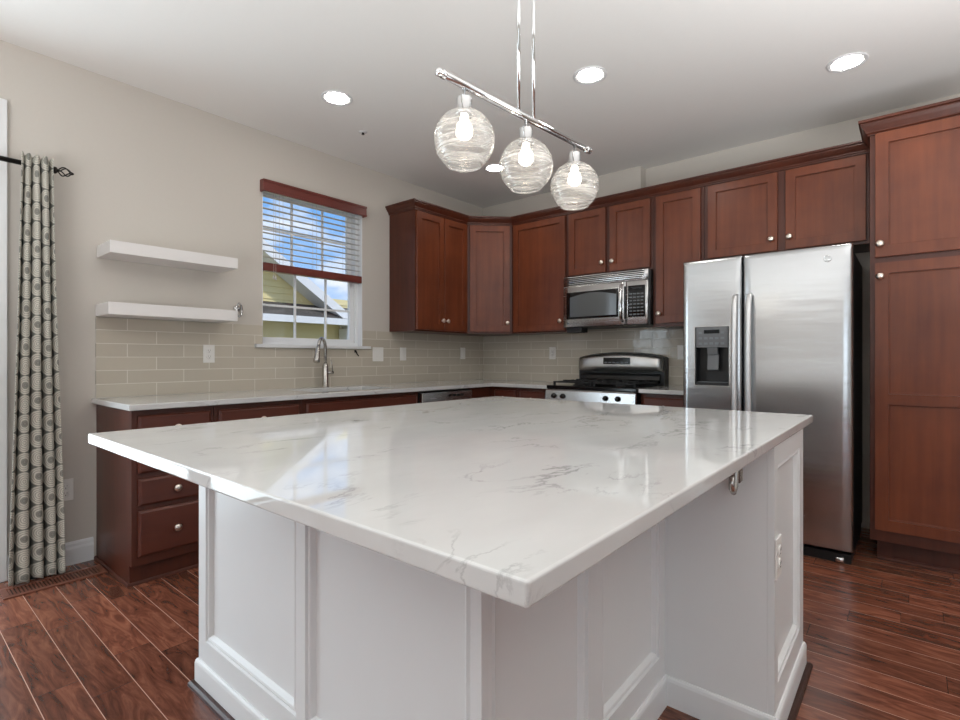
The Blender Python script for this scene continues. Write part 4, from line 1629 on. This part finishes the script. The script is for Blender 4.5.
def fridge_door(x0, x1, name, hole=None):
    """bowed door with rounded edges; hole (x0,x1,z0,z1,depth) for the dispenser"""
    b = bmesh.new()
    xs = [x0, x0 + 0.004, x0 + 0.012]
    inner = [x0 + 0.012 + (x1 - x0 - 0.024) * k / 14 for k in range(1, 14)]
    if hole:
        inner = [x for x in inner if abs(x - hole[0]) > .008 and abs(x - hole[1]) > .008] + [hole[0], hole[1]]
        inner.sort()
    xs += inner + [x1 - 0.012, x1 - 0.004, x1]
    zs = [DZ0, DZ0 + 0.004, DZ0 + 0.012]
    if hole:
        zs += [hole[2], hole[3]]
    zs += [DZ1 - 0.03, DZ1 - 0.010, DZ1 - 0.003, DZ1]
    if not hole:
        zs.insert(3, 0.9)
    setb_x = {0: 0.016, 1: 0.006, 2: 0.0}
    nX, nZ = len(xs), len(zs)

    def dy(i, j):
        ax = setb_x.get(min(i, nX - 1 - i), 0.0)
        az = {0: 0.012, 1: 0.004}.get(j, 0.0)
        k = nZ - 1 - j
        az = max(az, {0: 0.020, 1: 0.009, 2: 0.003}.get(k, 0.0))
        return max(ax, az)
    g = [[b.verts.new((xs[i], frf(xs[i]) + dy(i, j), zs[j])) for j in range(nZ)] for i in range(nX)]
    bk = [[b.verts.new((xs[i], -0.003, zs[j])) for j in range(nZ)] for i in range(nX)]
    for i in range(nX - 1):
        for j in range(nZ - 1):
            cut = hole and xs[i] >= hole[0] - 1e-6 and xs[i + 1] <= hole[1] + 1e-6 and zs[j] >= hole[2] - 1e-6 and zs[j + 1] <= hole[3] + 1e-6
            if not cut:
                f = b.faces.new((g[i][j], g[i + 1][j], g[i + 1][j + 1], g[i][j + 1]))
                f.smooth = True
            b.faces.new((bk[i][j], bk[i][j + 1], bk[i + 1][j + 1], bk[i + 1][j]))
    for i in range(nX - 1):
        b.faces.new((g[i][0], bk[i][0], bk[i + 1][0], g[i + 1][0]))
        b.faces.new((g[i][-1], g[i + 1][-1], bk[i + 1][-1], bk[i][-1]))
    for j in range(nZ - 1):
        b.faces.new((g[0][j], g[0][j + 1], bk[0][j + 1], bk[0][j]))
        b.faces.new((g[-1][j], bk[-1][j], bk[-1][j + 1], g[-1][j + 1]))
    m = MB()
    m.merge(b)
    return m.build(name, FRIDGE_ST, t)


HX0, HX1, HZ0, HZ1 = 0.082, 0.284, 0.965, 1.335
dl = fridge_door(0.0, DF - 0.004, 'freezer_door', (HX0, HX1, HZ0, HZ1))
dr = fridge_door(DF + 0.004, FW, 'refrigerator_door')
MB().box(0.008, FW - 0.008, -0.0028, 0.0015, DZ0 + .004, 1.738).build('gasket', GASKET, t)


def bar_handle(parent, x):
    y = frf(x)
    pts = [(x, y + 0.004, 1.520), (x, y - 0.030, 1.512), (x, y - 0.046, 1.46), (x, y - 0.054, 1.2), (x, y - 0.056, 0.98), (x, y - 0.052, 0.74), (x, y - 0.044, 0.54), (x, y - 0.028, 0.49), (x, y + 0.004, 0.482)]
    m = MB().tube(pts, [0.012, 0.013, 0.014, 0.014, 0.014, 0.014, 0.014, 0.013, 0.012], 14, flat=1.15)
    return m.build('handle', HANDLE, parent)


bar_handle(dl, DF - 0.034)
bar_handle(dr, DF + 0.044)
yd = frf(0.18)
hs_ = MB()
hs_.box(HX0 + 0.001, HX0 + 0.007, yd - 0.001, -0.004, HZ0 + .001, HZ1 - .001)
hs_.box(HX1 - 0.007, HX1 - 0.001, yd - 0.001, -0.004, HZ0 + .001, HZ1 - .001)
hs_.box(HX0 + 0.007, HX1 - 0.007, yd - 0.002, -0.004, HZ0 + .001, HZ0 + 0.018)
hs_.box(HX0 + 0.007, HX1 - 0.007, -0.008, -0.004, HZ0 + 0.018, HZ1 - .001)
disp = hs_.build('dispenser_recess', BLACK, dl)
rim = MB()
ring(rim, HX0 - 0.006, HX1 + 0.006, yd - 0.004, yd + 0.012, HZ0 - 0.006, HZ1 + 0.006, 0.006)
rim.build('dispenser_rim', STEEL, dl)
pn = MB().prism([(-0.006, 1.205), (yd - 0.001, 1.205), (yd - 0.005, 1.30), (yd - 0.001, HZ1 - 0.001), (-0.006, HZ1 - 0.001)], HX0 + 0.0075, HX1 - 0.0075, 'yz').build('dispenser_panel', DISPG, dl)
for r_ in range(3):
    for c_ in range(5):
        x = HX0 + 0.022 + c_ * 0.033
        z = 1.222 + r_ * 0.034
        if r_ == 2 and c_ in (1, 2, 3):
            continue
        MB().box(x, x + 0.020, yd - 0.0062, yd - 0.001, z, z + 0.014, 0.0008, 1).build('button', BUTTON, pn)
MB().box(HX0 + 0.055, HX1 - 0.055, yd - 0.0064, yd - 0.001, 1.292, 1.316, 0.0008, 1).build('display', LEDM, pn)
cradle = MB()
cradle.prism([(-0.05, 1.204), (-0.078, 1.204), (-0.070, 1.160), (-0.05, 1.160)], 0.155, 0.215, 'yz')
cradle.prism([(-0.045, 1.16), (-0.056, 1.16), (-0.066, 1.065), (-0.056, 1.060)], 0.152, 0.218, 'yz')
cradle.build('dispenser_lever', DISPG, dl)
tr = MB()
for k in range(7):
    tr.box(HX0 + 0.012, HX1 - 0.012, -0.014 - k * 0.009, -0.010 - k * 0.009, HZ0 + 0.0185, HZ0 + 0.022)
tr.build('drip_tray', DISPG, dl)
ex = 0.790
em = MB().tube([(ex + 0.017 * math.cos(a), frf(ex) - 0.0012, 1.690 + 0.017 * math.sin(a)) for a in [2 * PI * k / 28 for k in range(28)]], 0.0022, 6, closed=True)
em.tube([(ex - 0.008 + 0.016 * s, frf(ex) - 0.0012, 1.690 + 0.008 * math.sin(s * 7.5)) for s in [k / 14 for k in range(15)]], 0.0015, 6)
em.build('round_emblem', CHROME, dr)

# ------------------------------------------------------------------ pendant over the island
BZ = 1.940
c0 = Vector((-2.883, -2.571, 0))
PYAW = math.radians(39.9 - 44.4)
t = thing('pendant_light', 'nickel bar pendant with three rippled glass globes over the island', 'pendant lamp', (c0.x, c0.y, BZ), PYAW)
BL = 0.360
bar = MB().tube([(-BL, 0, 0), (BL, 0, 0)], 0.0105, 16).build('bar', NICKEL if False else CHROME, t)
for s in (-1, 1):
    MB().lathe([(0.0105, 0), (0.013, 0.002), (0.013, 0.012), (0.008, 0.014), (0.012, 0.022), (0.012, 0.028), (0, 0.034)], 'x' if s > 0 else '-x', (s * BL, 0, 0), 16).build('end_cap', CHROME, bar)
for dx in (-0.038, 0.040):
    MB().tube([(dx, 0, 0.009), (dx, 0, H - BZ - 0.025)], 0.0058, 12).build('hanging_rod', CHROME, t)
MB().lathe([(0.0, 0.025), (0.055, 0.025), (0.062, 0.018), (0.062, 0.0)], '-z', (0, 0, H - BZ - 0.0005), 28).build('canopy', CHROME, t) if False else \
    MB().lathe([(0.055, -0.026), (0.062, -0.020), (0.062, -0.0005)], 'z', (0, 0, H - BZ), 28).build('canopy', CHROME, t)
GR = 0.089
for gx in (-0.285, 0.0, 0.285):
    hold = MB().lathe([(0.006, -0.008), (0.006, -0.034), (0.020, -0.036), (0.022, -0.040), (0.022, -0.078), (0.026, -0.080), (0.026, -0.090), (0.0, -0.090)][::-1], 'z', (gx, 0, 0), 24).build('socket', CHROME, t)
    prof = []
    zc = -0.162
    rng = random.Random(int(gx * 1000) + 5)
    a0, a1 = math.asin(0.024 / GR), PI - math.asin(0.050 / GR)
    for k in range(41):
        a = a0 + (a1 - a0) * k / 40
        w_ = 1 + 0.010 * math.sin(k * 1.9 + rng.random()) + 0.006 * rng.uniform(-1, 1)
        prof.append((GR * math.sin(a) * w_, zc + GR * math.cos(a)))
    inner_p = [(r_ - 0.003, z_) for r_, z_ in prof][::-1]
    g = MB().lathe(prof, 'z', (gx, 0, 0), 48, closed=False)
    # open bottom: drop the two end caps and close with a rim
    bmf = [f for f in g.bm.faces if len(f.verts) > 4]
    bmesh.ops.delete(g.bm, geom=bmf, context='FACES_ONLY')
    rimz = prof[-1]
    g.tube([(gx + rimz[0] * math.cos(q), rimz[0] * math.sin(q), rimz[1]) for q in [2 * PI * k / 40 for k in range(40)]], 0.0028, 8, closed=True)
    g.build('glass_globe', GLOBE, hold)
    MB().lathe([(0.012, 0.0), (0.013, -0.018), (0.021, -0.026), (0.024, -0.040), (0.0235, -0.056), (0.014, -0.066), (0, -0.069)][::-1], 'z', (gx, 0, -0.0905), 24).build('bulb', BULBM, hold)

# ------------------------------------------------------------------ recessed lamps, sprinkler
spots = [(-2.409, -0.813, 'recessed ceiling lamp nearest the shelves, at left'),
         (-1.633, -2.147, 'recessed ceiling lamp to the right of the pendant rods'),
         (-0.846, -3.288, 'recessed ceiling lamp in front of the pantry, at right'),
         (-0.848, -0.836, 'recessed ceiling lamp near the corner cabinet, partly behind the globes')]
first = None
for x, y, lab in spots:
    if first is None:
        t = thing('recessed_light', lab, 'ceiling lamp', (x, y, H), 0, 'recessed ceiling lamps')
        MB().lathe([(0.066, -0.001), (0.072, -0.002), (0.088, -0.0075), (0.094, -0.006), (0.096, -0.0005), (0.066, -0.0005)], 'z', (0, 0, 0), 40, closed=True).build('trim_ring', TRIM, t)
        MB().lathe([(0.0655, -0.0008), (0.0655, -0.005), (0.05, -0.007), (0, -0.008)], 'z', (0, 0, 0), 40).build('lens', LENS, t)
        first = t
    else:
        c = copy_tree(first)
        c.location = (x, y, H)
        c['label'] = lab
t = thing('ceiling_sprinkler', 'tiny dark sprinkler head in a white disc on the ceiling', 'sprinkler', (-2.004, -0.543, H))
MB().lathe([(0.030, -0.0005), (0.030, -0.003), (0.012, -0.006), (0.0, -0.006)], 'z', (0, 0, 0), 24).build('escutcheon', TRIM, t)
MB().lathe([(0.008, -0.0065), (0.008, -0.014), (0.004, -0.016), (0.011, -0.018), (0, -0.019)], 'z', (0, 0, 0), 16).build('sprinkler_head', BRONZE, t)
